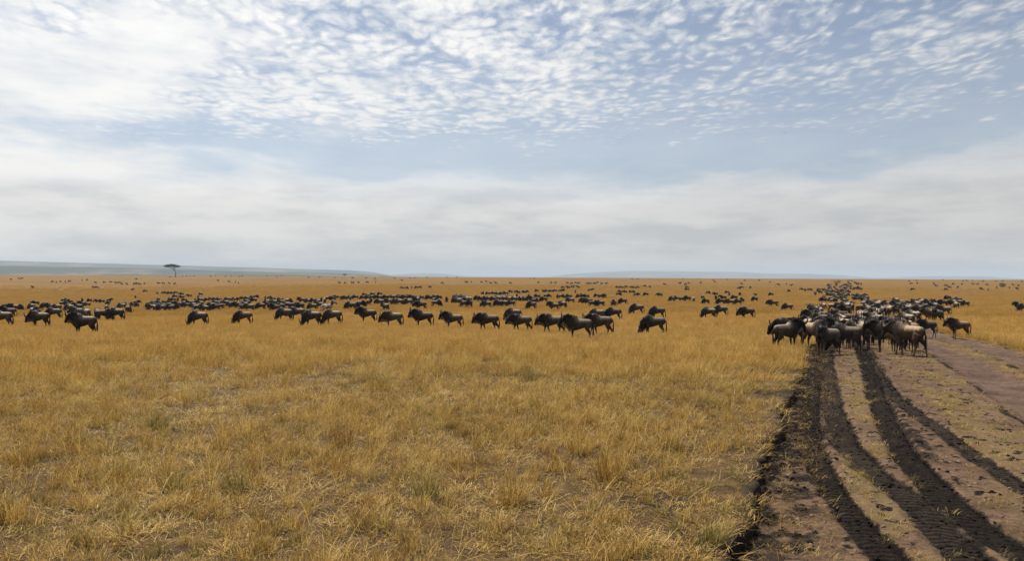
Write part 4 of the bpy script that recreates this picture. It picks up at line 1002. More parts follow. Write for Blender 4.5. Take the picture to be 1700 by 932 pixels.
(163.1,404.0,176,'t','g'),(-202.3,406.0,155,'a','g'),(-196.1,407.0,233,'g','g'),(-200.7,408.0,153,'a','g'),(-176.3,409.0,73,'l','g'),
(90.7,409.0,131,'g','g'),(173.5,409.0,177,'l','d'),(176.1,411.0,179,'l','d'),(-180.2,412.0,146,'a','d'),(140.7,413.0,174,'a','g'),
(171.2,413.0,236,'a','d'),(224.3,414.0,127,'a','g'),(-198.6,415.0,176,'a','g'),(-194.7,415.0,142,'g','d'),(-187.2,415.0,212,'a','d'),
(81.1,416.0,160,'l','g'),(-185.6,417.0,177,'a','g'),(232.9,420.0,149,'l','d'),(170.6,421.0,157,'w','g'),(-93.1,423.0,214,'a','g'),
(-214.5,424.0,244,'a','d'),(-37.6,424.0,167,'l','d'),(-226.0,425.0,160,'a','d'),(-11.5,426.0,179,'a','g'),(275.6,426.0,208,'w','b'),
(-91.0,427.0,150,'g','g'),(-86.9,427.0,20,'a','d'),(-214.6,428.0,215,'w','d'),(-149.9,429.0,302,'l','d'),(41.2,431.0,0,'g','g'),
(-8.9,432.0,172,'a','g'),(-88.2,433.0,172,'a','d'),(33.1,433.0,186,'g','g'),(43.3,433.0,160,'g','d'),(-225.9,434.0,190,'g','g'),
(-0.7,434.0,176,'l','d'),(52.1,434.0,353,'w','d'),(49.9,435.0,153,'g','d'),(-254.4,437.0,295,'a','g'),(45.7,437.0,347,'g','b'),
(-224.9,439.0,184,'l','g'),(-86.0,439.0,114,'w','d'),(31.3,440.0,161,'a','d'),(154.6,441.0,264,'a','d'),(129.7,442.0,131,'a','d'),
(-86.8,443.0,147,'w','d'),(-81.8,443.0,193,'l','g'),(22.1,445.0,319,'a','g'),(270.2,445.0,149,'l','g'),(24.6,446.0,22,'a','g'),
(38.2,446.0,199,'g','g'),(196.8,446.0,191,'a','b'),(36.6,447.0,181,'a','d'),(-78.0,448.0,280,'w','b'),(199.9,448.0,48,'t','g'),
(-263.4,449.0,219,'g','g'),(-259.5,450.0,144,'l','d'),(15.0,450.0,42,'w','d'),(-257.2,451.0,303,'g','g'),(192.0,451.0,304,'a','b'),
(186.9,451.0,174,'l','b'),(48.9,452.0,6,'a','b'),(195.6,453.0,293,'t','b'),(97.2,454.0,310,'l','d'),(100.5,454.0,260,'a','d'),
(290.5,454.0,122,'a','b'),(102.8,455.0,178,'l','g'),(-161.0,456.0,277,'l','g'),(97.8,456.0,322,'a','g'),(-260.4,461.0,202,'g','d'),
(-27.2,463.1,164,'a','g'),(-26.9,464.0,15,'w','g'),(-168.3,466.0,192,'a','b'),(-18.3,466.0,356,'g','d'),(-24.4,470.0,76,'a','b'),
(269.4,478.0,167,'g','g'),(275.2,479.0,25,'l','g'),(-15.8,481.0,154,'a','d'),(283.3,481.0,143,'a','d'),(286.5,482.0,290,'w','d'),
(214.6,484.0,137,'t','d'),(216.3,485.0,241,'l','d'),(209.4,486.0,183,'l','g'),(117.5,487.0,189,'g','d'),(263.0,488.0,200,'a','g'),
(249.9,490.0,162,'g','g'),(257.1,497.0,281,'a','g'),(-274.0,499.0,129,'a','g'),(-187.6,500.0,163,'a','g'),(-275.1,507.0,170,'g','d'),
(222.7,507.0,165,'g','g'),(-326.9,511.0,167,'l','b'),(213.4,515.0,178,'t','g'),(226.9,518.0,169,'w','d'),(222.7,519.0,86,'a','g'),
(135.2,521.0,140,'g','g'),(172.2,523.0,285,'l','g'),(-74.2,528.0,227,'w','d'),(-255.4,532.0,351,'a','g'),(-335.3,533.0,203,'a','g'),
(228.1,546.0,353,'a','d'),(-347.8,556.0,191,'g','d'),(231.6,562.0,79,'a','d'),(244.1,569.0,113,'w','d'),(257.1,593.0,288,'t','d'),
(248.7,597.0,204,'a','b'),(155.8,607.0,359,'l','b'),(180.6,607.0,179,'g','d'),(261.7,608.0,322,'a','g'),(374.2,622.0,169,'a','g'),
(196.7,623.0,206,'a','d'),(407.2,625.0,190,'g','d'),(-111.5,637.0,159,'g','d'),(323.3,638.0,321,'g','g'),(397.4,643.0,28,'w','g'),
(-133.8,657.0,212,'a','g'),(411.4,657.0,305,'a','d'),(379.7,659.0,195,'g','g'),(-123.1,662.0,187,'a','g'),(-99.9,668.0,156,'a','g'),
(183.6,668.0,211,'a','g'),(346.8,671.0,193,'l','g'),(390.9,673.0,158,'a','b'),(-137.5,675.0,36,'l','g'),(-89.1,687.0,155,'l','b'),
(19.5,688.0,169,'w','d'),(111.7,694.0,166,'g','g'),(-305.5,700.0,60,'l','g'),(-172.1,700.0,8,'w','d'),(16.3,700.0,113,'l','g'),
(-210.8,701.0,95,'w','b'),(-182.2,702.0,167,'a','g'),(108.3,705.0,190,'w','b'),(-160.0,707.0,153,'g','d'),(-153.9,710.0,113,'g','d'),
(-88.9,716.0,8,'a','g'),(172.6,722.0,256,'a','g'),(428.7,729.0,257,'a','g'),(-81.3,751.0,179,'l','b'),(164.2,751.0,99,'g','d'),
(-63.5,762.0,30,'a','d'),(-279.4,764.0,154,'w','g'),(-54.2,767.0,228,'a','b'),(423.0,768.0,138,'w','b'),(-328.8,781.0,337,'g','g'),
(-325.8,784.0,230,'g','g'),(-323.0,785.0,93,'w','g'),(-319.6,788.0,202,'w','d'),(-277.3,796.0,145,'g','g'),(-306.6,797.0,183,'g','d'),
(-275.5,799.0,186,'w','g'),(-291.0,812.0,205,'a','d'),(-255.7,818.0,142,'l','b'),(-326.5,863.0,259,'w','d'),(-186.5,924.0,99,'a','d'),
(-276.3,940.0,186,'l','d'),]

def place_herd():
    kinds = {'z': ('zebra', 'zebra', None)}
    for i, (x, y, yaw, pose, sc, coat, label) in enumerate(HERD):
        src = ZEBRA if coat == 'z' else ANIMALS[pose]
        z = float(surface_z(x, y))
        s, t = xy_st(x, y)
        if float(lip(np.array(s))) < t < 7.7: z -= .01
        nm = 'zebra' if coat == 'z' else 'wildebeest'
        if y < 80 and coat != 'z':
            o = bpy.data.objects.new(nm, None); COL.objects.link(o); o.empty_display_size = .3
            def child(n, me):
                c = bpy.data.objects.new(n, me); COL.objects.link(c); c.parent = o
                if not me.materials: me.materials.append(None)
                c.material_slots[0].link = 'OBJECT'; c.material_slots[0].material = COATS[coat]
            child('body', src['hi'])
            for pn, ms in src['parts'].items():
                for me in ms: child(pn, me)
        else:
            me = src['small']
            o = bpy.data.objects.new(nm, me); COL.objects.link(o)
            if not me.materials: me.materials.append(None)
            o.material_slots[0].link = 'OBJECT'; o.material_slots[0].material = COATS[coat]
        o.location = (x, y, z); o.rotation_euler = (0, 0, R(yaw)); o.scale = (sc * .92, sc * .93, sc * 1.05)
        o['label'] = label; o['category'] = nm
        if coat != 'z': o['group'] = 'wildebeest of the migrating herd'
    # everything beyond: one mass
    verts, faces, cols = [], [], []; off = 0; cache = {}
    for x, y, yaw, pose, coat in FAR:
        m = ANIMALS[pose]['tiny']
        if pose not in cache:
            co = np.empty(len(m.vertices) * 3); m.vertices.foreach_get('co', co)
            ca = np.empty(len(m.vertices) * 4); m.attributes['coat'].data.foreach_get('color', ca)
            m.calc_loop_triangles(); tr = np.empty(len(m.loop_triangles) * 3, int); m.loop_triangles.foreach_get('vertices', tr)
            cache[pose] = (co.reshape(-1, 3), ca.reshape(-1, 4), tr.reshape(-1, 3))
        co, ca, tr = cache[pose]; a = R(yaw)
        rot = np.array([[math.cos(a), -math.sin(a), 0], [math.sin(a), math.cos(a), 0], [0, 0, 1]])
        verts.append((co * np.array([.92, .93, 1.05])) @ rot.T + np.array([x, y, float(surface_z(x, y))])); faces.append(tr + off)
        k = {'g': .9, 'd': .7, 'b': .9}[coat]; c2 = ca.copy(); c2[:, :3] *= k; cols.append(c2); off += len(co)
    V = np.concatenate(verts); Fc = np.concatenate(faces); C = np.concatenate(cols)
    me = bpy.data.meshes.new('distant_wildebeest'); me.from_pydata(V.tolist(), [], Fc.tolist())
    at = me.attributes.new('coat', 'FLOAT_COLOR', 'POINT'); at.data.foreach_set('color', C.astype(np.float32).ravel())
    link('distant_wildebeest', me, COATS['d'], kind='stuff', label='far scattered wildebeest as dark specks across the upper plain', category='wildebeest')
place_herd()

# ------------------------------------------------------------------ grass
def grass_material(name, stops, transl=.36, green=0.0, tipmix=True):
    m, w = material(name)
    p = wpos(w)
    rnd = w.n('ShaderNodeObjectInfo').outputs['Random']
    bl = attr(w, 'blade').outputs['Color']
    sp = w.n('ShaderNodeSeparateColor'); w.put(sp.inputs[0], bl)
    big = w.noise(p, .35, 4.0, .6); mid = w.noise(p, 1.6, 3.0, .6)
    f = w.m('ADD', w.m('ADD', w.m('MULTIPLY', rnd, .32), w.m('MULTIPLY', sp.outputs[0], .44)), w.m('ADD', w.m('MULTIPLY', big, .46), w.m('MULTIPLY', mid, .40)))
    col = w.ramp(w.lin(f, .36, 1.26), stops)
    olive = w.m('MULTIPLY', w.ss(w.noise(p, .9, 4.0, .65), .48, .66), .62)
    col = w.mix(w.m('MULTIPLY', olive, w.m('SUBTRACT', 1.0, sp.outputs[1])), col, (.125, .108, .026, 1))
    if green: col = w.mix(w.ss(sp.outputs[1], .22, .95), col, w.mix(sp.outputs[0], (.27, .175, .045, 1), (.46, .34, .13, 1)))
    finish(w, col, .65, .25, None, transl)
    return m
STOPS = [(0.0, (0.055, 0.027, 0.011)), (.20, (0.150, 0.075, 0.021)), (.42, (0.300, 0.178, 0.040)), (.62, (0.445, 0.293, 0.070)), (.82, (0.580, 0.430, 0.150)), (1.0, (0.680, 0.570, 0.300))]
MAT_GRASS = grass_material('dry_grass', STOPS)
STOPS_FAR = [(0.0, (0.170, 0.080, 0.018)), (.28, (0.320, 0.172, 0.036)), (.6, (0.440, 0.262, 0.058)), (1.0, (0.570, 0.400, 0.130))]
MAT_GRASS_FAR = grass_material('golden_grass', STOPS_FAR)
STOPS_G = [(0.0, (0.0407, 0.0481, 0.0104)), (.35, (0.0888, 0.0925, 0.0192)), (.65, (0.1628, 0.1406, 0.0333)), (.85, (0.2812, 0.1998, 0.0592)), (1.0, (0.3848, 0.2960, 0.1184))]
MAT_GREEN = grass_material('green_grass', STOPS_G, .4, green=1.0)

def grass_mesh(name, n, rad, hmin, hmax, width, lean, curl, seed, lying=0.0, mat=None, seedhead=0.0, segs=3):
    r = random.Random(seed)
    verts, faces, cols = [], [], []
    def ribbon(pts, ws, side, c):
        base = len(verts)
        for p, w in zip(pts[:-1], ws[:-1]):
            verts.append(tuple(p + side * w)); verts.append(tuple(p - side * w))
        verts.append(tuple(pts[-1]))
        k = len(pts) - 1
        for i in range(k - 1):
            a = base + 2 * i; faces.append((a, a + 1, a + 3, a + 2))
        a = base + 2 * (k - 1); faces.append((a, a + 1, base + 2 * k))
        for i in range(2 * k + 1): cols.append((c, (i // 2) / k, 0, 1))
    for i in range(n):
        rr_ = rad * math.sqrt(r.random()); a = r.uniform(0, 2 * math.pi)
        p = Vector((rr_ * math.cos(a), rr_ * math.sin(a), -.01))
        h = r.uniform(hmin, hmax) * (1 - .35 * (rr_ / rad) ** 2)
        az = a + r.gauss(0, 1.1); dirn = Vector((math.cos(az), math.sin(az), 0)) + Vector((.25, -.12, 0))
        l = abs(r.gauss(lean, lean * .5))
        if r.random() < lying: l = r.uniform(1.6, 4.0)
        d = (Vector((0, 0, 1)) + dirn * l).normalized()
        side = Vector((math.cos(az + r.uniform(-.6, .6) + 1.57), math.sin(az + 1.57), 0)).normalized()
        pts = [p]; c = r.random()
        for k in range(segs):
            pts.append(pts[-1] + d * (h / segs))
            d = (d + dirn * (curl * r.uniform(.2, 1.4)) + Vector((0, 0, -curl * r.uniform(.3, 1.0)))).normalized()
        wd = width * r.uniform(.6, 1.3)
        ribbon(pts, [wd, wd * .85, wd * .6, 0][:segs] + [0], side, c)
        if r.random() < seedhead:
            e = pts[-1]; dd = (pts[-1] - pts[-2]).normalized()
            for k in range(3):
                sd = Vector((r.uniform(-1, 1), r.uniform(-1, 1), r.uniform(-.4, .4))).normalized()
                q = e - dd * (.02 * k)
                ribbon([q, q + dd * .02 + sd * .008, q + dd * .04 + sd * .016], [.0015, .003, 0], sd.cross(dd).normalized(), min(1, c * .3 + .7))
    me = bpy.data.meshes.new(name); me.from_pydata(verts, [], faces)
    at = me.attributes.new('blade', 'FLOAT_COLOR', 'POINT'); at.data.foreach_set('color', np.array(cols, np.float32).ravel())
    if mat: me.materials.append(mat)
    return me

def scatter(name, meshes, pts, rotz, scl, idx, label, tilt=None):
    """one object that stands meshes on points through geometry nodes (uncountable ground cover)"""
    src = bpy.data.collections.new(name + '_source')
    for i, me in enumerate(meshes):
        o = bpy.data.objects.new('%s_source_%02d' % (name, i), me); src.objects.link(o)
    n = len(pts)
    me = bpy.data.meshes.new(name); me.vertices.add(n); me.vertices.foreach_set('co', np.asarray(pts, np.float32).ravel())
    def at(k, typ, prop, v):
        a = me.attributes.new(k, typ, 'POINT'); a.data.foreach_set(prop, v)
    rot = np.zeros((n, 3), np.float32); rot[:, 2] = rotz
    if tilt is not None: rot[:, :2] = tilt
    at('rot', 'FLOAT_VECTOR', 'vector', rot.ravel()); at('scl', 'FLOAT', 'value', np.asarray(scl, np.float32)); at('idx', 'INT', 'value', np.asarray(idx, np.int32))
    me.update()
    o = bpy.data.objects.new(name, me); COL.objects.link(o); o['kind'] = 'stuff'; o['label'] = label
    g = bpy.data.node_groups.new(name + '_nodes', 'GeometryNodeTree')
    g.interface.new_socket('Geometry', in_out='INPUT', socket_type='NodeSocketGeometry'); g.interface.new_socket('Geometry', in_out='OUTPUT', socket_type='NodeSocketGeometry')
    gi, go = g.nodes.new('NodeGroupInput'), g.nodes.new('NodeGroupOutput')
    ci = g.nodes.new('GeometryNodeCollectionInfo'); ci.inputs['Collection'].default_value = src
    ci.inputs['Separate Children'].default_value = True; ci.inputs['Reset Children'].default_value = True
    ip = g.nodes.new('GeometryNodeInstanceOnPoints'); ip.inputs['Pick Instance'].default_value = True
    def na(k, t):
        nd = g.nodes.new('GeometryNodeInputNamedAttribute'); nd.data_type = t; nd.inputs['Name'].default_value = k
        return [s for s in nd.outputs if s.enabled][0]
    L = g.links.new
    L(gi.outputs[0], ip.inputs['Points']); L(ci.outputs[0], ip.inputs['Instance'])
    L(na('rot', 'FLOAT_VECTOR'), ip.inputs['Rotation']); L(na('scl', 'FLOAT'), ip.inputs['Scale']); L(na('idx', 'INT'), ip.inputs['Instance Index'])
    L(ip.outputs[0], go.inputs[0])
    md = o.modifiers.new('scatter', 'NODES'); md.node_group = g
    return o
def wedge(n, d0, d1, half=42, back=4.0):
    """random points on the plain in front of a spot a little behind the car"""
    u = rng.random(n); d = np.sqrt(d0 ** 2 + u * (d1 ** 2 - d0 ** 2)); a = np.radians(rng.uniform(-half, half, n))
    return d * np.sin(a), d * np.cos(a) - back
def area(d0, d1, half=42): return math.radians(2 * half) / 2 * (d1 ** 2 - d0 ** 2)
def field_only(x, y, margin=.02, spare=0.0):
    s, t = xy_st(x, y)
    return (t < lip(s) - margin) | (t > lip_r(s) + margin)

def build_grass():
    # near field, blade by blade
    M = []
    for i in range(4): M.append(grass_mesh('grass_mat', 60, .26, .07, .22, .0036, 1.0, .35, 10 + i, .45, MAT_GRASS))            # 0-3 matted low growth
    for i in range(4): M.append(grass_mesh('grass_tuft', 44, .11, .18, .42, .0034, .34, .20, 20 + i, .06, MAT_GRASS, .25))       # 4-7 tufts
    for i in range(3): M.append(grass_mesh('grass_stems', 7, .14, .36, .66, .0030, .36, .24, 30 + i, .08, MAT_GRASS, 1.0))        # 8-10 seed stems
    for i in range(2): M.append(grass_mesh('grass_green', 40, .08, .12, .28, .0028, .35, .15, 40 + i, .03, MAT_GREEN))            # 11-12 greener tufts
    for i in range(2): M.append(grass_mesh('grass_straw', 14, .22, .20, .50, .0034, 2.4, .1, 50 + i, 1.0, MAT_GRASS, .2))          # 13-14 fallen straw
    xs, ys, ii, sc = [], [], [], []
    def lay(dens, d0, d1, kinds, smin, smax, mask=None, fade=True):
        n = int(dens * area(d0, d1)); x, y = wedge(n, d0, d1)
        k = field_only(x, y)
        if mask is not None: k &= rng.random(n) < mask(x, y)
        x, y = x[k], y[k]; n = len(x)
        xs.append(x); ys.append(y); ii.append(rng.choice(kinds, n)); sc.append(rng.uniform(smin, smax, n))
    tall = lambda x, y: .18 + .82 * sstep(fbm(x / 1.7, y / 1.7, 101, 3), .38, .62)
    edge = lambda x, y: sstep(np.abs(xy_st(x, y)[1] + 1.0), .2, 2.2)
    # trampled dark gaps near the road edge, taller grass to the left
    lay(15, 5, 34, [0, 1, 2, 3], .7, 1.35, lambda x, y: .13 + .87 * sstep(fbm(x / .8, y / .8, 103, 3), .36, .56))
    lay(20, 5, 34, [4, 5, 6, 7], .45, 1.0, lambda x, y: tall(x, y) * (.12 + .88 * edge(x, y)))
    lay(7, 5, 34, [8, 9, 10], .6, 1.25, lambda x, y: tall(x, y) * (.15 + .85 * edge(x, y)))
    lay(7.0, 5, 34, [11, 12], .5, 1.2, lambda x, y: sstep(fbm(x / 2.3, y / 2.3, 107, 3), .48, .66))
    lay(4.5, 5, 34, [13, 14], .6, 1.2)
    lay(11, 33, 50, [0, 1, 2, 3], .8, 1.4, lambda x, y: (1 - sstep(np.hypot(x, y), 30, 47)) * (.3 + .7 * sstep(fbm(x / .8, y / .8, 103, 3), .36, .56)))
    lay(7, 33, 62, [4, 5, 6, 7], .8, 1.35, tall)
    lay(3, 33, 62, [8, 9, 10, 13, 14], .8, 1.3, tall)
    lay(1.0, 33, 62, [11, 12], .8, 1.5, lambda x, y: sstep(fbm(x / 4, y / 4, 108, 3), .50, .62))
    x, y, ii_, s_ = map(np.concatenate, (xs, ys, ii, sc)); n = len(x)
    scatter('meadow_grass', M, np.stack([x, y, base_z(x, y)], 1), rng.uniform(0, 6.283, n), s_, ii_, 'dry golden meadow grass covering the foreground field')
    print('near grass', n)
    # middle distance
    M = []
    for i in range(4): M.append(grass_mesh('grass_patch', 150, .55, .20, .60, .0062, .34, .2, 60 + i, .12, MAT_GRASS_FAR, .1))
    xs, ys, sc = [], [], []
    for dens, d0, d1, s0, s1 in ((7.0, 24, 60, .65, 1.1), (5.0, 60, 100, .75, 1.2)):
        m_ = int(dens * area(d0, d1)); x, y = wedge(m_, d0, d1); k = field_only(x, y, .3)
        k &= rng.random(m_) < (.35 + .65 * sstep(fbm(x / 5, y / 5, 111, 3), .35, .6)) * sstep(np.hypot(x, y), 20, 44)
        xs.append(x[k]); ys.append(y[k]); sc.append(rng.uniform(s0, s1, k.sum()))
    x, y, s_ = map(np.concatenate, (xs, ys, sc)); n = len(x)
    scatter('field_grass', M, np.stack([x, y, base_z(x, y)], 1), rng.uniform(0, 6.283, n), s_, rng.integers(0, 4, n), 'golden knee-high grass around the nearer wildebeest')
    print('mid grass', n)
    M = []
    for i in range(3): M.append(grass_mesh('grass_sweep', 260, 1.6, .30, .70, .014, .26, .15, 70 + i, .05, MAT_GRASS_FAR, 0, 2))
    m_ = int(.70 * area(100, 480, 38)); x, y = wedge(m_, 100, 480, 38); dd = np.hypot(x, y); k = field_only(x, y, 1.2) | (dd > 125); k &= rng.random(m_) < 1.2 - sstep(dd, 170, 480) * 1.1; x, y, dd = x[k], y[k], dd[k]; n = len(x)
    scatter('plain_grass', M, np.stack([x, y, base_z(x, y)], 1), rng.uniform(0, 6.283, n), rng.uniform(.8, 1.25, n) * (1 - .75 * sstep(dd, 260, 480)), rng.integers(0, 3, n), 'golden grass of the plain further back')
    print('far grass', n)
    # thin grass on the road strips
    M = [grass_mesh('road_grass', 30, .12, .05, .16, .0026, .7, .3, 80 + i, .25, MAT_GREEN if i < 2 else MAT_GRASS, 0) for i in range(4)]
    M.append(grass_mesh('road_straw', 10, .20, .10, .30, .0022, 3.0, .05, 88, 1.0, MAT_GRASS, 0))
    n = 60000; s = 6 + 44 * rng.random(n) ** 1.5; t = rng.uniform(-1.0, 7.7, n)
    z, dk, g, smo = road_fields(s, t)
    pr = g * .45 + .05 * (1 - smo) * (1 - dk)
    near_bank = (t - lip(s) < 1.0) & (t > lip(s) + .1)
    k1 = (rng.random(n) < pr * .6) & (t > lip(s) + .15)
    k2 = near_bank & (rng.random(n) < .16)
    keep = k1 | k2; idx = np.where(k2, 4, rng.integers(0, 4, n))[keep]
    s, t, z = s[keep], t[keep], z[keep]; x, y = st_xy(s, t); n = len(x)
    scatter('road_grass', M, np.stack([x, y, base_z(x, y) + z], 1), rng.uniform(0, 6.283, n), rng.uniform(.5, 1.15, n), idx, 'sparse greenish grass and straw scattered between the wheel ruts')
    print('road grass', n)
build_grass()

def build_clods():
    m, w = material('black_clod')
    p = wpos(w); n = w.noise(p, 30.0, 4.0, .7); rnd = w.n('ShaderNodeObjectInfo').outputs['Random']
    col = w.mix(w.ss(n, .35, .7), (.0065, .0055, .0052, 1), (.020, .0155, .0125, 1))
    finish(w, col, .95, .03, bump(w, n, .01, .8))
    m2, w = material('brown_clod'); p = wpos(w); n = w.noise(p, 30.0, 4.0, .7)
    finish(w, w.mix(n, (.09, .062, .044, 1), (.18, .128, .092, 1)), .95, .03, bump(w, n, .01, .8))
    M = []
    for i in range(8):
        bm = bmesh.new(); bmesh.ops.create_icosphere(bm, subdivisions=2, radius=1.0)
        r = random.Random(200 + i); ax = Vector((r.uniform(.7, 1.3), r.uniform(.6, 1.1), r.uniform(.4, .75)))
        for v in bm.verts:
            k = 1 + (float(vnoise(v.co.x * 2.1 + i * 7, v.co.y * 2.1 + v.co.z * 3.3, 5)) - .5) * .75
            v.co = Vector((v.co.x * ax.x, v.co.y * ax.y, v.co.z * ax.z)) * k
        me = bpy.data.meshes.new('clod'); bm.to_mesh(me); bm.free(); me.materials.append(m if i < 5 else m2); M.append(me)
    n = 150000; s = 6 + 40 * rng.random(n) ** 1.7; t = rng.uniform(-1.0, 7.8, n)
    z, dk, g, smo = road_fields(s, t)
    keep = (rng.random(n) < dk ** 1.5 * .22 + .05 * (1 - smo)) & (t > lip(s) + .08)
    s, t, z, dk = s[keep], t[keep], z[keep], dk[keep]; x, y = st_xy(s, t); n = len(x)
    kind = np.where(rng.random(n) < np.clip(dk * 2.2, .25, 1), rng.integers(0, 5, n), rng.integers(5, 8, n))
    sc = .008 + .034 * rng.random(n) ** 3.2
    scatter('soil_clods', M, np.stack([x, y, base_z(x, y) + z], 1), rng.uniform(0, 6.283, n), sc, kind, 'loose black soil clods strewn along the wheel ruts', rng.uniform(-.4, .4, (n, 2)))
    print('clods', n)
build_clods()

# ------------------------------------------------------------------ single tussocks that stand out
def tussock_mesh(seed, green):
    me = grass_mesh('grass_tussock', 170, .15, .20, .52, .0036, .30, .16, seed, .02, None, .25)
    me.materials.append(MAT_GREEN if green else MAT_GRASS)
    return me
TUSS = [  # x, y, size, green, label
    (-4.63, 10.75, 1.00, 1, 'dark green-based grass tussock with a shaded foot, lower left field'),
    (-5.62, 11.45, .80, 1, 'slim green tussock left of the dark green-based one'),
    (-3.75, 10.6, 1.05, 1, 'pale-stalked green tussock right of the dark green-based one'),
    (-1.13, 10.4, 1.05, 1, 'bushy bright green tussock in the lower middle of the field'),
    (.02, 10.1, 1.1, 0, 'broad straw tussock in the lower centre with dark base'),
    (1.44, 11.4, 1.25, 0, 'tall reddish tussock with pale stalks, lower right of centre'),
    (2.68, 13.4, 1.1, 0, 'tall brown tussock nearer to the road bank'),
    (2.27, 18.9, 1.0, 0, 'small dark-footed tussock standing apart in the mid field'),
    (-6.8, 15.0, 1.1, 1, 'wide olive tussock in the left mid field'),
    (-7.6, 12.1, 1.0, 0, 'rusty tussock at the far left of the foreground'),
    (-3.5, 21.0, 1.2, 1, 'yellow-green tussock left of centre, well back in the field'),
    (.55, 22.2, 1.3, 1, 'greenish double tussock just right of centre, well back'),
    (2.30, 8.75, .85, 1, 'short green tuft close to the bank at the bottom edge'),
    (-5.9, 9.3, .9, 0, 'leaning straw tussock near the bottom left corner'),
    (-2.9, 13.6, 1.0, 0, 'russet tussock in the middle of the left foreground'),
]
for i, (x, y, k, g, lb) in enumerate(TUSS):
    o = link('grass_tussock', tussock_mesh(300 + i, g), None, label=lb, category='grass tussock', group='tussocks standing out of the meadow')
    o.location = (x, y, float(base_z(x, y)) - .01); o.scale = (k * 1.1, k * 1.1, k * 1.15); o.rotation_euler = (0, 0, i * 1.7)

# ------------------------------------------------------------------ trees and bush
def bark_material():
    m, w = material('acacia_bark'); n = w.noise(wpos(w), 6.0, 5.0, .7)
    finish(w, w.mix(n, (.045, .036, .028, 1), (.12, .095, .07, 1)), .95, .1, bump(w, n, .05))
    return m
def leaf_material():
    m, w = material('acacia_leaf'); n = w.noise(wpos(w), 1.2, 3.0, .6)
    finish(w, w.mix(n, (.022, .034, .012, 1), (.065, .082, .028, 1)), .7, .2, None, .25)
    return m
MAT_BARK, MAT_LEAF = bark_material(), leaf_material()
def leaf_cloud(name, pts, size, r):
    verts, faces = [], []
    for p in pts:
        for q in range(3):
            c = Vector(p) + Vector((r.gauss(0, size), r.gauss(0, size), r.gauss(0, size * .6)))
            a = Vector((r.uniform(-1, 1), r.uniform(-1, 1), r.uniform(-.6, .6))).normalized(); b = a.orthogonal().normalized(); b.rotate(Matrix.Rotation(r.uniform(0, 6.28), 3, a))
            s = size * r.uniform(.5, 1.1); k = len(verts)
            verts += [tuple(c - a * s), tuple(c + b * s * .5), tuple(c + a * s), tuple(c - b * s * .5)]; faces.append((k, k + 1, k + 2, k + 3))
    me = bpy.data.meshes.new(name); me.from_pydata(verts, [], faces)
    return me
def acacia(x, y, trunk, crown_c, rx, ry, th, label, n, seed, leaf):
    r = random.Random(seed); z0 = float(base_z(x, y))
    root = bpy.data.objects.new('acacia_tree', None); COL.objects.link(root); root.location = (x, y, z0 - .1)
    root['label'] = label; root['category'] = 'tree'
    bm = bmesh.new(); P = smooth_path(trunk, 3)
    tube(bm, [p[:3] for p in P], [float(p[3]) for p in P], 9)
    me = bpy.data.meshes.new('trunk'); bm.to_mesh(me); bm.free(); link('trunk', me, MAT_BARK, root)
    top = Vector(P[-1][:3]); fork = Vector(P[int(len(P) * .72)][:3]); C = Vector(crown_c)
    ends = []
    for k in range(11):
        a = k * 2 * math.pi / 11 + r.uniform(-.2, .2); q = r.uniform(.45, .95)
        ends.append(C + Vector((math.cos(a) * rx * q, math.sin(a) * ry * q, -th * .25 + r.uniform(-.1, .2) * th)))
    for e in ends:
        bm = bmesh.new(); s = top if r.random() < .75 else fork
        mid = s.lerp(e, .45) + Vector((0, 0, -th * .18)); L = smooth_path([(*s, .16 * rx / 6.4), (*mid, .11 * rx / 6.4), (*e, .03)], 4)
        tube(bm, [p[:3] for p in L], [float(p[3]) for p in L], 6)
        me = bpy.data.meshes.new('limb'); bm.to_mesh(me); bm.free(); link('limb', me, MAT_BARK, root)
    pts = []
    pads = [(C + Vector((math.cos(a) * rx * q, math.sin(a) * ry * q, th * (.35 - .55 * q * q) + r.uniform(-.12, .12) * th)), r.uniform(.14, .26)) for a, q in ((r.uniform(0, 6.28), math.sqrt(r.random()) * .9) for _ in range(34))]
    for k in range(n):
        c, s = r.choice(pads)
        pts.append(c + Vector((r.gauss(0, rx * s * .55), r.gauss(0, ry * s * .55), r.gauss(0, th * .13))))
    link('crown', leaf_cloud('crown', pts, leaf, r), MAT_LEAF, root)
acacia(-322.5, 750, [(0, 0, 0, .55), (.15, .1, 1.2, .40), (.35, .1, 4.0, .34), (-.2, 0, 5.6, .30), (-1.8, 0, 7.6, .27), (-2.6, 0, 8.8, .26)], (-3.4, 0, 10.6), 6.5, 6.0, 2.4,
       'lone umbrella acacia with bent trunk and flat dark crown on the skyline', 5200, 3, .34)
acacia(-245.9, 1150, [(0, 0, 0, .30), (.1, 0, 1.6, .24), (.3, 0, 3.2, .2), (.2, 0, 4.0, .18)], (.2, 0, 5.1), 3.4, 3.2, 1.5, 'tiny dark flat-topped tree peeping over the crest left of centre', 900, 4, .22)
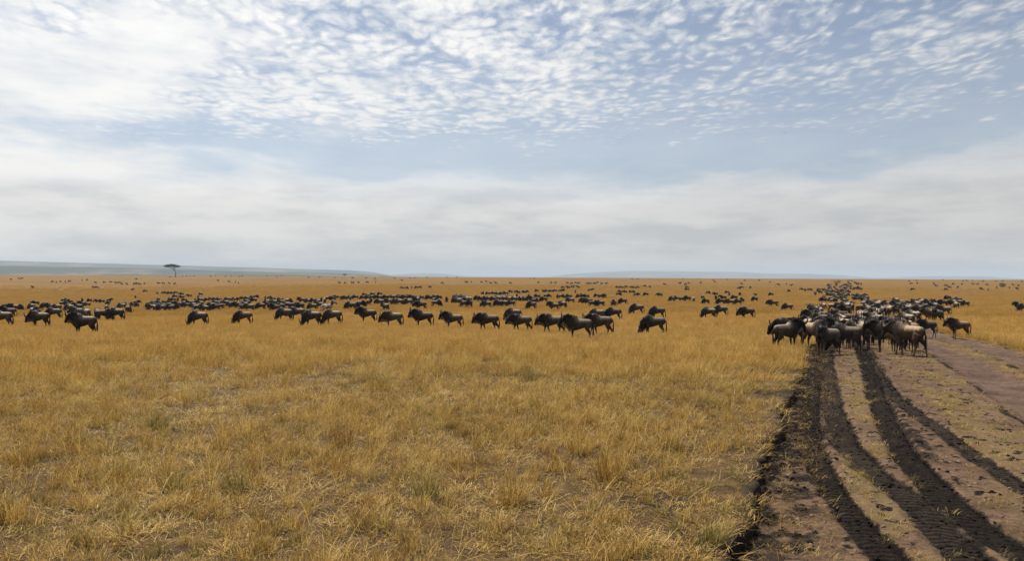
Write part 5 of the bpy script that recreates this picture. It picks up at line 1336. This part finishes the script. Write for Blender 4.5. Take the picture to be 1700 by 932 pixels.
def bush(x, y, w_, h_, label, seed):
    r = random.Random(seed); root = bpy.data.objects.new('thorn_bush', None); COL.objects.link(root); root.location = (x, y, float(base_z(x, y)) - .05)
    root['label'] = label; root['category'] = 'bush'
    for k in range(6):
        a = k * 1.05; bm = bmesh.new(); e = Vector((math.cos(a) * w_ * .4, math.sin(a) * w_ * .4, h_ * .75))
        tube(bm, [(0, 0, 0), tuple(e * .5 + Vector((0, 0, .1))), tuple(e)], [.06, .045, .015], 6)
        me = bpy.data.meshes.new('stem'); bm.to_mesh(me); bm.free(); link('stem', me, MAT_BARK, root)
    pts = []
    while len(pts) < 700:
        p = Vector((r.uniform(-1, 1), r.uniform(-1, 1), r.uniform(-1, 1)))
        if p.length < 1 and p.length > .35: pts.append(Vector((p.x * w_ * .5, p.y * w_ * .5, (p.z * .5 + .52) * h_)))
    link('foliage', leaf_cloud('foliage', pts, .13, r), MAT_LEAF, root)
bush(263.0, 420, 3.4, 2.3, 'dark round thorn bush among grazing specks at the far right', 9)

# ------------------------------------------------------------------ birds
def bird(loc, yaw, label, span):
    bm = bmesh.new()
    P = smooth_path([(-.24, 0, 0, .01), (-.12, 0, 0, .045), (.05, 0, 0, .06), (.18, 0, .02, .035), (.26, 0, .01, .008)], 2)
    tube(bm, [p[:3] for p in P], [float(max(p[3], .006)) for p in P], 8)
    me = bpy.data.meshes.new('body'); bm.to_mesh(me); bm.free()
    m = bpy.data.materials.get('dark_plumage')
    if not m:
        m, w = material('dark_plumage'); finish(w, w.mix(w.noise(wpos(w), 30.0), (.02, .018, .016, 1), (.06, .05, .042, 1)), .8, .2)
    root = bpy.data.objects.new('soaring_bird', None); COL.objects.link(root); root.location = loc; root.rotation_euler = (0, 0, yaw); root.scale = (span,) * 3
    root['label'] = label; root['category'] = 'bird'; root['group'] = 'birds soaring in the sky'
    link('body', me, m, root)
    for q in (-1, 1):
        bm = bmesh.new()
        prof = [(0, .10, -.10, .02), (.22 * q, .13, -.10, .07), (.50 * q, .08, -.10, .10), (.72 * q, -.02, -.12, .09)]
        up, lo = [], []
        for yy, f, b_, z in prof:
            up.append([bm.verts.new((f, yy, z)), bm.verts.new((b_, yy, z + .012))]); lo.append([bm.verts.new((f, yy, z - .012)), bm.verts.new((b_, yy, z))])
        for i in range(3):
            bm.faces.new((up[i][0], up[i][1], up[i + 1][1], up[i + 1][0])); bm.faces.new((lo[i][0], lo[i + 1][0], lo[i + 1][1], lo[i][1]))
            bm.faces.new((up[i][0], up[i + 1][0], lo[i + 1][0], lo[i][0])); bm.faces.new((up[i][1], lo[i][1], lo[i + 1][1], up[i + 1][1]))
        bmesh.ops.recalc_face_normals(bm, faces=bm.faces)
        me = bpy.data.meshes.new('wing'); bm.to_mesh(me); bm.free(); link('wing', me, m, root)
bird((138.8, 400, 76.2), .6, 'highest of three tiny birds soaring in the blue right half of sky', 1.3)
bird((91.7, 400, 25.9), 2.4, 'middle of three tiny birds, low over the grey cloud bank', 1.2)
bird((89.8, 400, 15.1), 2.0, 'lowest of three tiny birds, just under the middle one', 1.1)
